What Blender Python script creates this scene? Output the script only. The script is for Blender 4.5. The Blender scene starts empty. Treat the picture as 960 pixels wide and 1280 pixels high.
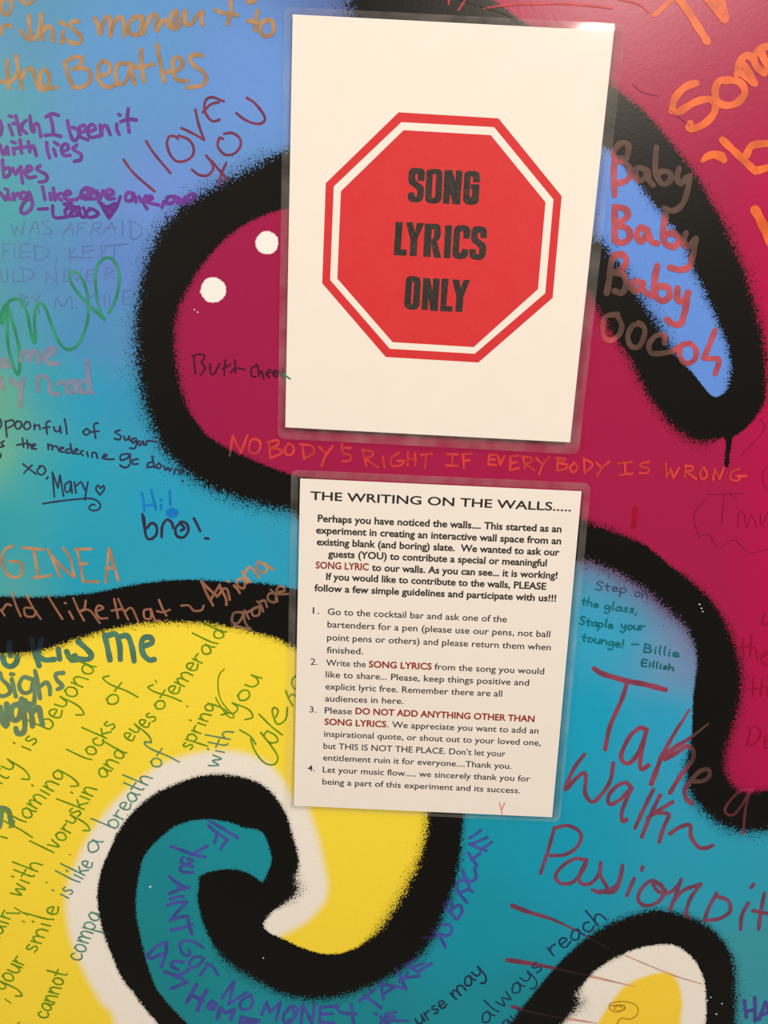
import bpy, math, random
import numpy as np
from mathutils import Matrix, Vector

# ------------------------------------------------------------------ camera
# camera pose solved from the two letter-size sheets; wall plane is y = 0, viewer on the -y side
F_PX = 995.8
RV = np.array([3.3632, 0.088, -0.0173])
TV = np.array([0.0397, -0.1941, 0.5683])
Z0 = 1.60                                   # height of the centre of the upper sheet


def rodrigues(r):
    t = np.linalg.norm(r)
    k = r / t
    K = np.array([[0, -k[2], k[1]], [k[2], 0, -k[0]], [-k[1], k[0], 0]])
    return np.eye(3) + math.sin(t) * K + (1 - math.cos(t)) * K @ K


R = rodrigues(RV)
SC = bpy.context.scene
COL = SC.collection


def wworld(p):                              # wall coords (x right, y up, z off the wall) -> world
    return Vector((float(p[0]), -float(p[2]), float(p[1]) + Z0))


cam_d = bpy.data.cameras.new('camera')
cam = bpy.data.objects.new('camera', cam_d)
COL.objects.link(cam)
cc = -R.T @ TV
A3 = np.array([[1, 0, 0], [0, 0, -1], [0, 1, 0]])
ax = [A3 @ R[0], A3 @ -R[1], A3 @ -R[2]]
m = Matrix.Identity(4)
for j in range(3):
    for i in range(3):
        m[i][j] = float(ax[j][i])
m.translation = wworld(cc)
cam.matrix_world = m
cam_d.sensor_fit = 'VERTICAL'
cam_d.sensor_height = 36
cam_d.sensor_width = 27
cam_d.lens = F_PX / 1280 * 36
cam_d.clip_start = 0.01
SC.camera = cam

# ------------------------------------------------------------------ world, lamps, exposure
SC.view_settings.view_transform = 'Standard'
SC.view_settings.look = 'None'
SC.view_settings.gamma = 1
SC.view_settings.exposure = 0.0
W = bpy.data.worlds.new('world')
SC.world = W
W.use_nodes = True
W.node_tree.nodes['Background'].inputs[0].default_value = (1.0, 0.88, 0.76, 1)
W.node_tree.nodes['Background'].inputs[1].default_value = 0.22


def lamp(name, loc, size, power, col, target):
    d = bpy.data.lights.new(name, 'AREA')
    d.shape = 'DISK'
    d.size = size
    d.energy = power
    d.color = col
    o = bpy.data.objects.new(name, d)
    o.location = loc
    o.rotation_euler = (Vector(target) - Vector(loc)).to_track_quat('-Z', 'Y').to_euler()
    COL.objects.link(o)
    return o


lamp('fill_lamp', (0.78, -1.45, 2.66), 0.11, 17, (1.0, 0.86, 0.72), (0, 0, 1.5))
lamp('fill_lamp', (0.57, -2.20, 2.69), 0.16, 24, (1.0, 0.86, 0.72), (0.0, 0, 1.4))

lamp('fill_lamp', (-2.7, -2.7, 2.69), 0.5, 88, (1.0, 0.86, 0.72), (-.1, 0, 1.3))  # fill light added to even out brightness towards left and bottom, no known fixture

# ------------------------------------------------------------------ helpers
KL = np.array([1.16, 1.02, 0.90])           # how bright the room's warm light shows a unit albedo


def lin(c):
    c = np.array(c, float) / 255
    return np.where(c <= .04045, c / 12.92, ((c + .055) / 1.055) ** 2.4)


def alb(c):
    return np.clip(lin(c) / KL, 0.002, 0.93)


def unproj(P):                              # traced photo point -> point on the wall plane (metres)
    P = np.atleast_2d(np.array(P, float))
    d = np.c_[(P[:, 0] - 480) / F_PX, (P[:, 1] - 640) / F_PX, np.ones(len(P))] @ R
    t = -cc[2] / d[:, 2]
    return np.c_[cc[0] + t * d[:, 0], cc[1] + t * d[:, 1]]


def proj(X):
    q = np.c_[X, np.zeros(len(X))] @ R.T + TV
    return np.c_[480 + F_PX * q[:, 0] / q[:, 2], 640 + F_PX * q[:, 1] / q[:, 2]]


def parse(s):
    return [np.array([[float(v) for v in p.split(',')] for p in part.split()]) for part in s.split(';') if part.strip()]


def catmull(P, step=1.6, closed=False):
    P = np.array(P, float)
    n = len(P)
    if n < 2:
        return P
    if n == 2 and not closed:
        k = max(2, int(np.linalg.norm(P[1] - P[0]) / step) + 1)
        return P[0] + (P[1] - P[0]) * np.linspace(0, 1, k)[:, None]
    out = []
    for i in range(n if closed else n - 1):
        if closed:
            a, b, c, d = P[i - 1], P[i], P[(i + 1) % n], P[(i + 2) % n]
        else:
            b, c = P[i], P[i + 1]
            a = P[i - 1] if i else b - (c - b)
            d = P[i + 2] if i + 2 < n else c + (c - b)
        k = max(2, int(np.linalg.norm((c - b)[:2]) / step))
        for t in np.arange(k) / k:
            out.append(.5 * (2 * b + (c - a) * t + (2 * a - 5 * b + 4 * c - d) * t * t + (3 * b - a - 3 * c + d) * t ** 3))
    if not closed:
        out.append(P[-1])
    return np.array(out)


def new_mesh_obj(name, verts, faces, mat, parent=None, cols=None, smooth=False):
    me = bpy.data.meshes.new(name)
    me.from_pydata([tuple(map(float, v)) for v in verts], [], faces)
    if cols is not None:
        a = me.color_attributes.new('ink', 'FLOAT_COLOR', 'POINT')
        c4 = np.c_[np.array(cols, float), np.ones(len(cols))].astype(np.float32)
        a.data.foreach_set('color', c4.ravel())
    me.materials.append(mat)
    if smooth:
        me.polygons.foreach_set('use_smooth', [True] * len(me.polygons))
    me.update()
    o = bpy.data.objects.new(name, me)
    COL.objects.link(o)
    if parent:
        o.parent = parent
    return o


def material(name, col=(1, 1, 1), rough=.4, spec=.5):
    M = bpy.data.materials.new(name)
    M.use_nodes = True
    b = M.node_tree.nodes['Principled BSDF']
    b.inputs['Base Color'].default_value = (*[float(x) for x in col], 1)
    b.inputs['Roughness'].default_value = rough
    b.inputs['Specular IOR Level'].default_value = spec
    return M, M.node_tree.nodes, M.node_tree.links, b


# ------------------------------------------------------------------ the mural's painted shapes (traced, x,y[,softness px])
def soft(s, v):
    out = []
    for p in s.split():
        q = [float(x) for x in p.split(',')]
        q = q if len(q) == 3 else q + [v]
        if q[2] <= 3.2:
            q[2] *= .7
        out.append(q)
    return np.array(out)


BLACKS = [
    # band round the magenta blob on the left, up behind the sheet and down to the right-hand loop
    soft("430,-60,14 436,0,14 440,40,10 400,150 372,182 350,192 330,202,9 300,217,9 270,233,9 240,251,9 215,270,9 197,295,9 183,330,8 "
         "174,370,8 170,410,8 172,450,9 178,490,9 190,530,9 206,562,9 230,589,9 260,608,9 300,624,9 340,635,8 365,641,8 430,690 "
         "480,800 500,760 470,640 440,610 380,597,3 365,594,3 350,589,3 320,577,3 285,561,3 262,547,3 247,530,3 232,505,4 222,470,5 218,430,5 "
         "219,400,5 227,375,4 243,345,4 265,315,3 290,291,3 320,273,3 350,262,3 400,250 520,170 640,120 745,205 800,300 745,200 "
         "700,90 650,33,2 632,17,2 608,-4,3 570,-60", 6),
    # loop on the right with the pale blue slot (outer outline)
    soft("560,-20 608,-4,3 650,25,3 700,58,4 770,111,4 776,117,4 808,143,4 837,178,4 867,216,5 887,251,5 905,281,6 914,302,7 927,331,7 "
         "939,369,7 949,403,7 955,434,6 957,475,5 954,503,4 943,523,2 926,540,2 916,545,2 903,546,2 880,552,7 858,545,7 839,531,6 821,509,6 805,484,6 "
         "793,459,6 780,437,6 764,415,6 746,384,6 735,360 690,300 600,150", 5),
    # short paint run under the loop
    soft("903,540 915,540 914,556 911.5,570 911,583 906,583 906.5,566 908,552", 1.2),
    # band on the right that parts magenta from teal
    soft("420,690 560,640 680,640 725,650 740,655 770,667 805,681,3 837,707,3 864,727,4 888,751,4 906,778,5 918,808,6 926,840,6 "
         "926,864,6 920,894,7 912,920,7 906,944,7 907,965,6 915,981,5 929,990,5 960,988,4 1080,970 1420,900 1420,980 1080,1020 960,1037,6 "
         "926,1039,7 900,1030,7 879,1012,7 864,992,7 858,965,6 860,947,5 865,917,2 866,888,2 868,858,2 872,828,3 868,805,5 858,784,6 "
         "840,766,7 814,742,7 787,724,7 757,708,7 729,700,7 680,700 560,720", 5),
    # S-shaped band: left edge, over the yellow, round and into the spiral
    soft("-520,770,3 -250,752,3 -120,746,3 0,746,3 40,747,3 79,745,3 119,741,2.5 158,733,2.5 198,727,2.5 237,725,2.5 277,727,2.5 318,729,2.5 345,732,2.5 372,738,2.5 460,765 540,830 "
         "582,930 582,1000,4 579,1019,4 576,1063,4 569,1102,5 553,1146,6 534,1184,6 502,1212,6 464,1232,6 426,1245,6 388,1249,6 350,1241,6 "
         "325,1228,6 297,1212,6 277,1194,5 263,1174,3 253,1150,2.5 247,1123,2 249,1109,2 249,1097,2 257,1092,2 273,1088,2 "
         "293,1087,2 313,1093,2 328,1103,2 334,1092,2 340,1075,2 334,1051,2 325,1038,2 305,1034,2 285,1027,2 253,1024,2 "
         "222,1031,2 198,1049,2 180,1070,2 174,1091,2 170,1119,2 170,1143,2 176,1174,2 184,1206,2 196,1237,2 214,1259,2 234,1280,2 "
         "300,1350 420,1440 600,1490 600,1560 400,1520 260,1380 198,1281,2.5 188,1269,2.5 170,1245,2.5 152,1221,2.5 140,1194,2.5 131,1170,2.5 124,1142,2 122,1115,2 "
         "127,1087,2 137,1063,2 146,1043,2.5 158,1025,2.5 178,1004,3 202,988,3 234,975,3 261,969,3 293,970,3 317,976,3 336,988,3 "
         "348,1002,3 358,1019,3 365,1043,3 372,1067,3 373,1083,3 369,1098,6 372,1114,6 358,1128,4 344,1136,3 331,1150,3 329,1158,3 336,1166,2 "
         "356,1175,2 375,1184,1.5 401,1192,1.5 426,1192,2 452,1181,3 477,1159,6 499,1127,7 516,1095,7 528,1063,6 535,1025,6 530,960 "
         "470,860 400,820 368,809,4 340,796,4 309,788,4 277,782,4 245,778,4 214,777,4 178,779,4 142,785,4 111,794,4 79,804,4 "
         "51,813,4 24,817,4 0,817,4 -120,812,4 -520,830,4", 4),
    # loop at the lower right
    soft("600,1360 632,1290,3 668,1241,3 706,1197,3 744,1165,4 782,1147,4 820,1138,4 858,1145,4 890,1162,4 912,1190,4 919,1222,6 "
         "919,1280,6 915,1360 870,1360 882,1280,2 883,1254,2 881,1228,2 872,1205,2 858,1190,2 845,1182,2 833,1180,2 801,1184,2 769,1197,3 744,1213,3 "
         "728,1231,3 721,1245,8 724,1254,8 713,1268,4 695,1290,4 650,1360", 3),
]
SLOT = soft("735,190 762,186 773,200,3 797,227,4 817,254,5 843,286,5 861,318,5 868,338,5 886,375,5 899,406,4 910,434,4 914,456,4 "
            "912,478,4 905,492,2 893,497,1.2 882,487,1.2 867,468,1.2 852,452,4 836,431,7 824,409,8 811,390,8 796,366,8 780,341,8 764,319,7 "
            "752,302,6 738,290,6", 4)
MAGENTA = [soft("358,228 300,252 240,300 200,370 192,430 205,500 240,565 300,605 365,617 430,650 560,668 735,678 800,697 850,735 "
                "885,780 898,840 892,900 883,960 893,1005 940,1014 1300,1000 1300,-300 560,-300 600,0 690,90 560,160", 3)]
YELLOW = [soft("-400,780 0,782 158,757 277,754 372,775 470,812 540,880 558,1000 555,1040 545,1095 520,1140 470,1200 420,1219 350,1208 290,1160 "
               "280,1120 300,1106 330,1122 356,1095 350,1040 310,1000 262,995 200,1015 148,1060 146,1120 152,1170 170,1215 195,1255 214,1282 228,1310 228,1700 -400,1700", 3),
          soft("735,1400 739,1300 748,1278 763,1254 782,1232 807,1220 833,1215 843,1220 850,1235 853,1256 851,1280 850,1400", 3)]
WHITE = [soft("160,1400 144,1280 127,1253 109,1222 95,1190 87,1166 83,1135 85,1107 97,1075 110,1048 124,1027 142,1004 166,982 198,958 236,944 277,939 "
              "309,943 336,956 354,976 368,1000 382,1004 388,1020 395,1040 402,1066 405,1083 409,1105 405,1127 384,1151 356,1167 330,1176 300,1150 335,1125 356,1090 340,1020 "
              "290,990 200,1015 148,1070 146,1130 165,1200 200,1260 240,1400", 4)]
WHITE_LOOP = soft("650,1400 690,1290 712,1248 728,1222 755,1198 800,1172 850,1175 885,1210 900,1250 900,1400", 3)
DOTS = [(333.5, 303.5, 14.5), (266.5, 362.5, 16)]

BASE = [  # (x, y, colour of the blended sky-blue to teal background paint)
    (10, 20, (88, 146, 178)), (150, 80, (98, 150, 202)), (320, 100, (108, 148, 212)), (0, 150, (82, 155, 170)), (0, 260, (72, 160, 165)),
    (110, 200, (98, 148, 198)), (200, 240, (110, 142, 210)), (60, 330, (88, 140, 185)), (140, 330, (98, 132, 198)), (0, 400, (80, 152, 165)),
    (100, 420, (78, 140, 190)), (160, 430, (84, 140, 188)), (0, 500, (105, 170, 140)), (60, 480, (55, 160, 175)), (110, 500, (42, 155, 190)), (170, 500, (52, 148, 185)),
    (0, 570, (115, 178, 140)), (40, 590, (55, 165, 175)), (100, 600, (35, 160, 188)), (0, 660, (50, 160, 170)), (200, 630, (38, 158, 190)), (100, 700, (34, 158, 185)),
    (10, 735, (80, 165, 165)), (300, 690, (42, 160, 192)), (360, 650, (50, 155, 185)), (440, 0, (90, 110, 165)),
    (760, 780, (50, 165, 198)), (740, 900, (24, 160, 190)), (700, 1050, (22, 155, 182)), (830, 900, (40, 160, 195)), (850, 830, (110, 150, 185)),
    (900, 1100, (42, 158, 182)), (940, 1200, (60, 150, 160)), (600, 1150, (22, 146, 165)), (640, 1270, (28, 138, 150)),
    (450, 1275, (28, 135, 145)), (300, 1050, (26, 142, 152)), (200, 1100, (26, 134, 142)), (200, 1200, (26, 132, 138)), (600, 1040, (22, 152, 172)),
]


def densify(poly):
    return catmull(poly, step=5, closed=True)


def sdf(P, poly):
    """signed distance (px, positive inside) and softness of the nearest edge"""
    A = poly
    B = np.roll(poly, -1, axis=0)
    best = np.full(len(P), 1e9, np.float32)
    sf = np.ones(len(P), np.float32)
    ins = np.zeros(len(P), bool)
    x, y = P[:, 0].astype(np.float32), P[:, 1].astype(np.float32)
    for a, b in zip(A, B):
        dx, dy = b[0] - a[0], b[1] - a[1]
        L = dx * dx + dy * dy + 1e-9
        t = np.clip(((x - a[0]) * dx + (y - a[1]) * dy) / L, 0, 1)
        d = (x - a[0] - t * dx) ** 2 + (y - a[1] - t * dy) ** 2
        mk = d < best
        best[mk] = d[mk]
        sf[mk] = a[2] + (b[2] - a[2]) * t[mk]
        if abs(dy) > 1e-9:
            c = ((a[1] > y) != (b[1] > y)) & (x < dx * (y - a[1]) / dy + a[0])
            ins ^= c
    return np.where(ins, 1, -1) * np.sqrt(best), sf


def sstep(t):
    t = np.clip(t * .5 + .5, 0, 1)
    return t * t * (3 - 2 * t)


BL = [densify(p) for p in BLACKS]
SL, MG, YL, WH, WL = densify(SLOT), [densify(p) for p in MAGENTA], [densify(p) for p in YELLOW], [densify(p) for p in WHITE], densify(WHITE_LOOP)


def black_t(P):
    t = np.full(len(P), -50.0)
    for p in BL:
        lo, hi = p[:, :2].min(0) - 40, p[:, :2].max(0) + 40
        k = np.where(((P > lo) & (P < hi)).all(1))[0]
        if len(k):
            d, s = sdf(P[k], p)
            t[k] = np.maximum(t[k], d / s)
    d, s = sdf(P, SL)
    return np.where(d > -30, np.minimum(t, -d / s), t)


def fill_col(P):
    w = np.array([1 / ((P[:, 0] - x) ** 2 + (P[:, 1] - y) ** 2 + 900) ** 1.6 for x, y, c in BASE])
    c = (w.T / w.sum(0)[:, None]) @ np.array([alb(c) for x, y, c in BASE])

    def over(c, k, col):
        k = np.clip(k, 0, 1)[:, None]
        return c * (1 - k) + np.array(col) * k
    dm, _ = sdf(P, MG[0])
    # magenta overspray drifting onto the teal under the right-hand band
    dr, _ = sdf(P, BL[3])
    k = np.exp(-np.maximum(-dr, 0) / 26) * np.clip((P[:, 0] - 700) / 30, 0, 1) * np.clip((880 - P[:, 1]) / 120, 0, 1)
    c = over(c, k * .8, alb((128, 58, 100)))
    mcol = over(np.tile(alb((168, 26, 70)), (len(P), 1)), np.clip((500 - P[:, 0]) / 250, 0, 1), alb((160, 26, 72)))
    mcol = over(mcol, np.clip((P[:, 0] - 900) / 60, 0, 1) * np.clip((P[:, 1] - 120) / 100, 0, 1) * .6, alb((190, 12, 72)))
    km = sstep(dm / 4)[:, None]
    c = c * (1 - km) + mcol * km
    ds, _ = sdf(P, SL)
    c = over(c, sstep((ds + 22) / 3), alb((100, 142, 215)))
    yc = over(np.tile(alb((255, 221, 60)), (len(P), 1)), np.clip((P[:, 1] - 900) / 380, 0, 1) * .4, alb((252, 207, 52)))
    ky = sstep(np.maximum(sdf(P, YL[0])[0], -99) / 3)[:, None]
    c = c * (1 - ky) + yc * ky
    dw, _ = sdf(P, WH[0])
    c = over(c, sstep(dw / 7), alb((246, 232, 214)))
    dl, _ = sdf(P, WL)
    c = over(c, sstep(dl / 3), alb((246, 232, 214)))
    dy2, _ = sdf(P, YL[1])
    c = over(c, sstep(dy2 / 2.5), alb((255, 210, 60)))
    return c


# ------------------------------------------------------------------ wall
def wall_material():
    M, N, L, b = material('painted_wall', rough=.30, spec=.24)
    fa = N.new('ShaderNodeAttribute'); fa.attribute_name = 'paint'
    bt = N.new('ShaderNodeAttribute'); bt.attribute_name = 'black_t'
    dt = N.new('ShaderNodeAttribute'); dt.attribute_name = 'dot_t'
    tc = N.new('ShaderNodeTexCoord')

    mp = N.new('ShaderNodeMapping'); mp.inputs['Location'].default_value = (.31, .4137, .17); mp.inputs['Rotation'].default_value = (.5, .35, .6)
    L.new(tc.outputs['Object'], mp.inputs['Vector'])

    def math_(op, a, c, clamp=False):
        n = N.new('ShaderNodeMath'); n.operation = op; n.use_clamp = clamp
        for i, v in enumerate((a, c)):
            if isinstance(v, (int, float)):
                n.inputs[i].default_value = v
            else:
                L.new(v, n.inputs[i])
        return n.outputs[0]

    def noise(scale, detail=2, rough=.6):
        n = N.new('ShaderNodeTexNoise'); n.inputs['Scale'].default_value = scale
        n.inputs['Detail'].default_value = detail; n.inputs['Roughness'].default_value = rough
        L.new(mp.outputs[0], n.inputs['Vector'])
        return n.outputs['Fac']

    def cover(t, amp, width, scale):
        n = math_('MULTIPLY', math_('SUBTRACT', noise(scale, 1), .5), amp)
        s = math_('ADD', t, n)
        r = N.new('ShaderNodeMapRange'); r.interpolation_type = 'SMOOTHSTEP'
        r.inputs['From Min'].default_value = -width; r.inputs['From Max'].default_value = width
        L.new(s, r.inputs['Value'])
        return r.outputs['Result']

    def mix(f, a, c):
        n = N.new('ShaderNodeMix'); n.data_type = 'RGBA'
        L.new(f, n.inputs['Factor'])
        for i, v in ((6, a), (7, c)):
            if isinstance(v, tuple):
                n.inputs[i].default_value = (*v, 1)
            else:
                L.new(v, n.inputs[i])
        return n.outputs[2]
    # uneven spray density of the colour coats
    mott = N.new('ShaderNodeMapRange'); mott.inputs['To Min'].default_value = .88; mott.inputs['To Max'].default_value = 1.12
    L.new(noise(700, 3, .7), mott.inputs['Value'])
    vm = N.new('ShaderNodeVectorMath'); vm.operation = 'SCALE'
    L.new(fa.outputs['Color'], vm.inputs[0]); L.new(mott.outputs[0], vm.inputs['Scale'])
    # thin black haze beyond the band, then the band itself with grainy edge
    haze = N.new('ShaderNodeMapRange'); haze.interpolation_type = 'SMOOTHSTEP'
    haze.inputs['From Min'].default_value = -2.4; haze.inputs['From Max'].default_value = 0.6
    haze.inputs['To Max'].default_value = .38
    L.new(bt.outputs['Fac'], haze.inputs['Value'])
    grain = math_('MULTIPLY', haze.outputs[0], math_('ADD', noise(800, 1), .35), True)
    c1 = mix(grain, vm.outputs[0], (.006, .0055, .005))
    # single stray droplets thrown past the edge, thinning out with distance
    sp = N.new('ShaderNodeMapRange'); sp.interpolation_type = 'SMOOTHSTEP'
    sp.inputs['From Min'].default_value = -.015; sp.inputs['From Max'].default_value = .03
    L.new(math_('ADD', math_('SUBTRACT', noise(900, 0), .70), math_('MULTIPLY', math_('ADD', bt.outputs['Fac'], 1.2), .07)), sp.inputs['Value'])
    c1 = mix(math_('MULTIPLY', sp.outputs[0], .9), c1, (.005, .0045, .004))
    c2 = mix(cover(bt.outputs['Fac'], 4.4, .2, 760), c1, (.004, .0038, .0034))
    c3 = mix(cover(dt.outputs['Fac'], 2.0, .5, 500), c2, tuple(float(v) for v in alb((246, 236, 224))))
    L.new(c3, b.inputs['Base Color'])
    # orange-peel lacquer
    bp = N.new('ShaderNodeBump'); bp.inputs['Strength'].default_value = .07; bp.inputs['Distance'].default_value = .0006
    L.new(noise(330, 2), bp.inputs['Height'])
    L.new(bp.outputs[0], b.inputs['Normal'])
    return M


def axis(a0, a1, step, lo, hi):
    v = list(np.arange(a0, a1 + step, step))
    s = step
    while v[-1] < hi:
        s *= 1.35; v.append(v[-1] + s)
    s = step
    while v[0] > lo:
        s *= 1.35; v.insert(0, v[0] - s)
    return np.array(v)


cor = unproj([[0, 0], [960, 0], [960, 1280], [0, 1280]])
gx = axis(cor[:, 0].min() - .02, cor[:, 0].max() + .02, .0021, -1.6, 1.6)
gy = axis(cor[:, 1].min() - .02, cor[:, 1].max() + .02, .0021, -Z0, 1.2)
GX, GY = np.meshgrid(gx, gy)
XY = np.c_[GX.ravel(), GY.ravel()]
PX = proj(XY)
nx, ny = len(gx), len(gy)
co = np.c_[XY[:, 0], np.zeros(len(XY)), XY[:, 1] + Z0].astype(np.float32)
idx = np.arange(nx * ny).reshape(ny, nx)
quads = np.stack([idx[:-1, :-1], idx[:-1, 1:], idx[1:, 1:], idx[1:, :-1]], -1).reshape(-1, 4)
nb = len(co)
x0, x1, z0, z1 = gx[0], gx[-1], gy[0] + Z0, gy[-1] + Z0
back = np.array([[x0, .1, z0], [x1, .1, z0], [x1, .1, z1], [x0, .1, z1]], np.float32)
me = bpy.data.meshes.new('wall_back')
c0, c1, c2_, c3_ = int(idx[0, 0]), int(idx[0, -1]), int(idx[-1, -1]), int(idx[-1, 0])
faces = quads.tolist()
faces.append([nb + 3, nb + 2, nb + 1, nb])
faces.append(idx[0, ::-1].tolist() + [nb, nb + 1])
faces.append(idx[-1, :].tolist() + [nb + 2, nb + 3])
faces.append(idx[:, 0].tolist() + [nb + 3, nb])
faces.append(idx[::-1, -1].tolist() + [nb + 1, nb + 2])
me.from_pydata(np.vstack([co, back]).tolist(), [], faces)
bt = black_t(PX)
fc = fill_col(PX)
dott = np.full(len(PX), -9.0)
for (dx, dy, r) in DOTS:
    dott = np.maximum(dott, (r - np.hypot(PX[:, 0] - dx, PX[:, 1] - dy)) / 1.6)
pad = np.zeros(4)
for nm, arr in (('black_t', bt), ('dot_t', dott)):
    a = me.attributes.new(nm, 'FLOAT', 'POINT')
    a.data.foreach_set('value', np.r_[np.clip(arr, -9, 9), pad].astype(np.float32))
a = me.color_attributes.new('paint', 'FLOAT_COLOR', 'POINT')
a.data.foreach_set('color', np.c_[np.vstack([fc, np.ones((4, 3)) * .5]), np.ones(nb + 4)].astype(np.float32).ravel())
me.materials.append(wall_material())
wall = bpy.data.objects.new('wall_back', me)
COL.objects.link(wall)
wall['kind'] = 'structure'
wall['label'] = 'glossy wall sprayed with a blue, magenta, yellow and black cartoon mural'

# ------------------------------------------------------------------ marker writing on the wall
INK, N_, L_, b_ = material('marker_ink', rough=.38, spec=.22)
at_ = N_.new('ShaderNodeAttribute'); at_.attribute_name = 'ink'
L_.new(at_.outputs['Color'], b_.inputs['Base Color'])
rng = random.Random(4)
LIFT = [0.0001]


def ribbon(strokes, width, step=1.5):
    """strokes (photo px) -> px vertices, depth order and faces of flat ink bands with round ends"""
    V, Z, Fc, U = [], [], [], []
    ztop = 0.0
    for si, s in enumerate(strokes):
        w = width
        s = np.array(s, float)
        if s.shape[1] == 2:
            s = np.c_[s, np.full(len(s), w)]
        c = catmull(s, step)
        ph = rng.random() * 9
        P, ww = c[:, :2], np.maximum(c[:, 2], .4)
        T = np.gradient(P, axis=0) if len(P) > 1 else np.array([[1., 0]])
        T /= (np.linalg.norm(T, axis=1)[:, None] + 1e-9)
        Nn = np.c_[-T[:, 1], T[:, 0]]
        ww = ww * (1 + .07 * np.sin(np.arange(len(P)) * .45 + ph))
        zb = ztop
        b0 = len(V)
        folds = []
        for i in range(len(P)):
            V += [P[i] + Nn[i] * ww[i] / 2, P[i] - Nn[i] * ww[i] / 2]
            Z += [zb + i * 5e-8] * 2
            tone = .5 + .5 * math.sin(i * .21 + ph)
            U += [tone, tone]
            if i:
                k = b0 + 2 * i
                a_, b_2, c_3, d_4 = V[k - 2], V[k - 1], V[k + 1], V[k]
                t1 = (b_2[0] - a_[0]) * (c_3[1] - a_[1]) - (b_2[1] - a_[1]) * (c_3[0] - a_[0])
                t2 = (c_3[0] - a_[0]) * (d_4[1] - a_[1]) - (c_3[1] - a_[1]) * (d_4[0] - a_[0])
                if t1 * t2 > 0 and abs(t1 + t2) > .05:
                    Fc.append((k - 2, k - 1, k + 1, k))
                else:
                    folds.append((i, 0)); folds.append((i - 1, 0))
        ends = [(0, 1), (len(P) - 1, 1)] + folds
        for i in range(1, len(P) - 1):
            if T[i - 1] @ T[i] < .8:
                ends.append((i, 0))
        ztop = zb + len(P) * 5e-8 + 1e-6
        for i in sorted({e_[0] for e_ in ends}):
            b1 = len(V)
            ztop += 1e-6
            V.append(P[i]); Z.append(ztop); U.append(.5)
            n = 10
            for q in range(n):
                an = 2 * math.pi * q / n
                V.append(P[i] + np.array([math.cos(an), math.sin(an)]) * ww[i] / 2)
                Z.append(ztop); U.append(.5)
            for q in range(n):
                Fc.append((b1, b1 + 1 + (q + 1) % n, b1 + 1 + q))
        ztop += 1e-6
    return np.array(V), np.array(Z), Fc, np.array(U)


def writing(label, col, width, strokes, opaque=.94, on_black=None, parent=None, lift=None, name='marker_writing'):
    V, Zs, Fc, U = ribbon(strokes, width)
    xy = unproj(V)
    bg = fill_col(V)
    k = sstep(black_t(V) / .8)[:, None]
    ink = alb(col)[None, :] * (0.78 + .36 * U[:, None])
    over_fill = ink * opaque + bg * (1 - opaque)
    ob = alb(on_black) if on_black is not None else ink * .3
    c = over_fill * (1 - k) + ob * (0.85 + .3 * U[:, None]) * k
    if lift is None:
        h = LIFT[0]
        LIFT[0] += 2e-6
    else:
        h = lift
    if parent is not None and lift is not None:
        c = np.tile(alb(col), (len(V), 1))
    verts = np.c_[xy[:, 0], -(h + Zs), xy[:, 1] + Z0]
    # same facing for every face: towards the viewer
    out = []
    for f in Fc:
        p = verts[list(f)]
        n = sum((p[i][0] * p[(i + 1) % len(f)][2] - p[(i + 1) % len(f)][0] * p[i][2]) for i in range(len(f)))
        out.append(f if n > 0 else tuple(reversed(f)))
    o = new_mesh_obj(name, verts, out, INK, parent or wall, c)
    if label:
        o['label'] = label
    return o


def tr(crop, s):                            # strokes traced in an enlarged crop (x0, y0, scale)
    out = []
    for p in parse(s):
        q = p.copy()
        q[:, 0] = crop[0] + p[:, 0] / crop[2]
        q[:, 1] = crop[1] + p[:, 1] / crop[2]
        out.append(q)
    return out


GLY = {'a': "9|8,8 5,10 1,6 1,2 4,0 7,4 8,9 8,3 9,0", 'b': "9|1,20 1,10 1,1;1,6 4,10 8,7 7,2 4,0 1,1", 'c': "8|7,8 4,10 1,6 2,1 5,0 8,2",
       'd': "9|8,8 4,9 1,5 3,0 7,3 8,20;8,10 8,3 9,0", 'e': "8|1,5 7,6 5,10 2,9 1,4 3,0 8,2", 'f': "7|8,18 5,20 3,14 3,0 2,-8;0,9 7,9",
       'g': "9|8,8 4,10 1,6 3,1 7,4 8,9 8,-3 5,-9 1,-6", 'h': "9|1,20 1,0;1,5 4,10 7,8 8,0", 'i': "4|2,9 2,0;2,14 2.3,15",
       'k': "8|1,20 1,0;7,10 1,4;3,6 8,0", 'l': "4|2,20 1.5,8 2.5,0", 'm': "13|1,10 1,0;1,5 4,10 6,7 6,0;6,5 9,10 12,7 12,0",
       'n': "9|1,10 1,0;1,5 4,10 7,8 8,0", 'o': "9|4,10 1,6 2,1 5,0 8,4 7,9 3,10", 'p': "9|1,10 1,-9;1,8 5,10 8,6 5,0 1,2",
       'r': "7|1,10 1,0;1,5 3,9 7,9", 's': "7|6,9 3,10 2,7 6,3 4,0 1,1", 't': "7|3,16 3,2 5,0;0,10 7,10",
       'u': "9|1,10 1,3 4,0 7,4 8,10;8,10 8,0", 'v': "8|1,10 4,0 7,10", 'w': "12|1,10 3,0 6,8 9,0 11,10",
       'y': "9|1,10 2,3 6,3 8,10;8,10 7,-4 3,-9 0,-6", 'S': "10|9,17 5,20 2,15 8,7 6,0 1,2", 'B': "10|1,20 1,0;1,20 7,18 6,12 1,11 8,9 8,2 1,0",
       'E': "9|8,20 1,20 1,0 8,0;1,10 7,10", '!': "4|2,18 2,6;2,1 2.3,0", ',': "4|2,1 1,-4", 'I': "4|2,20 2,0", '-': "9|1,8 8,8", ' ': "6|"}


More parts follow.
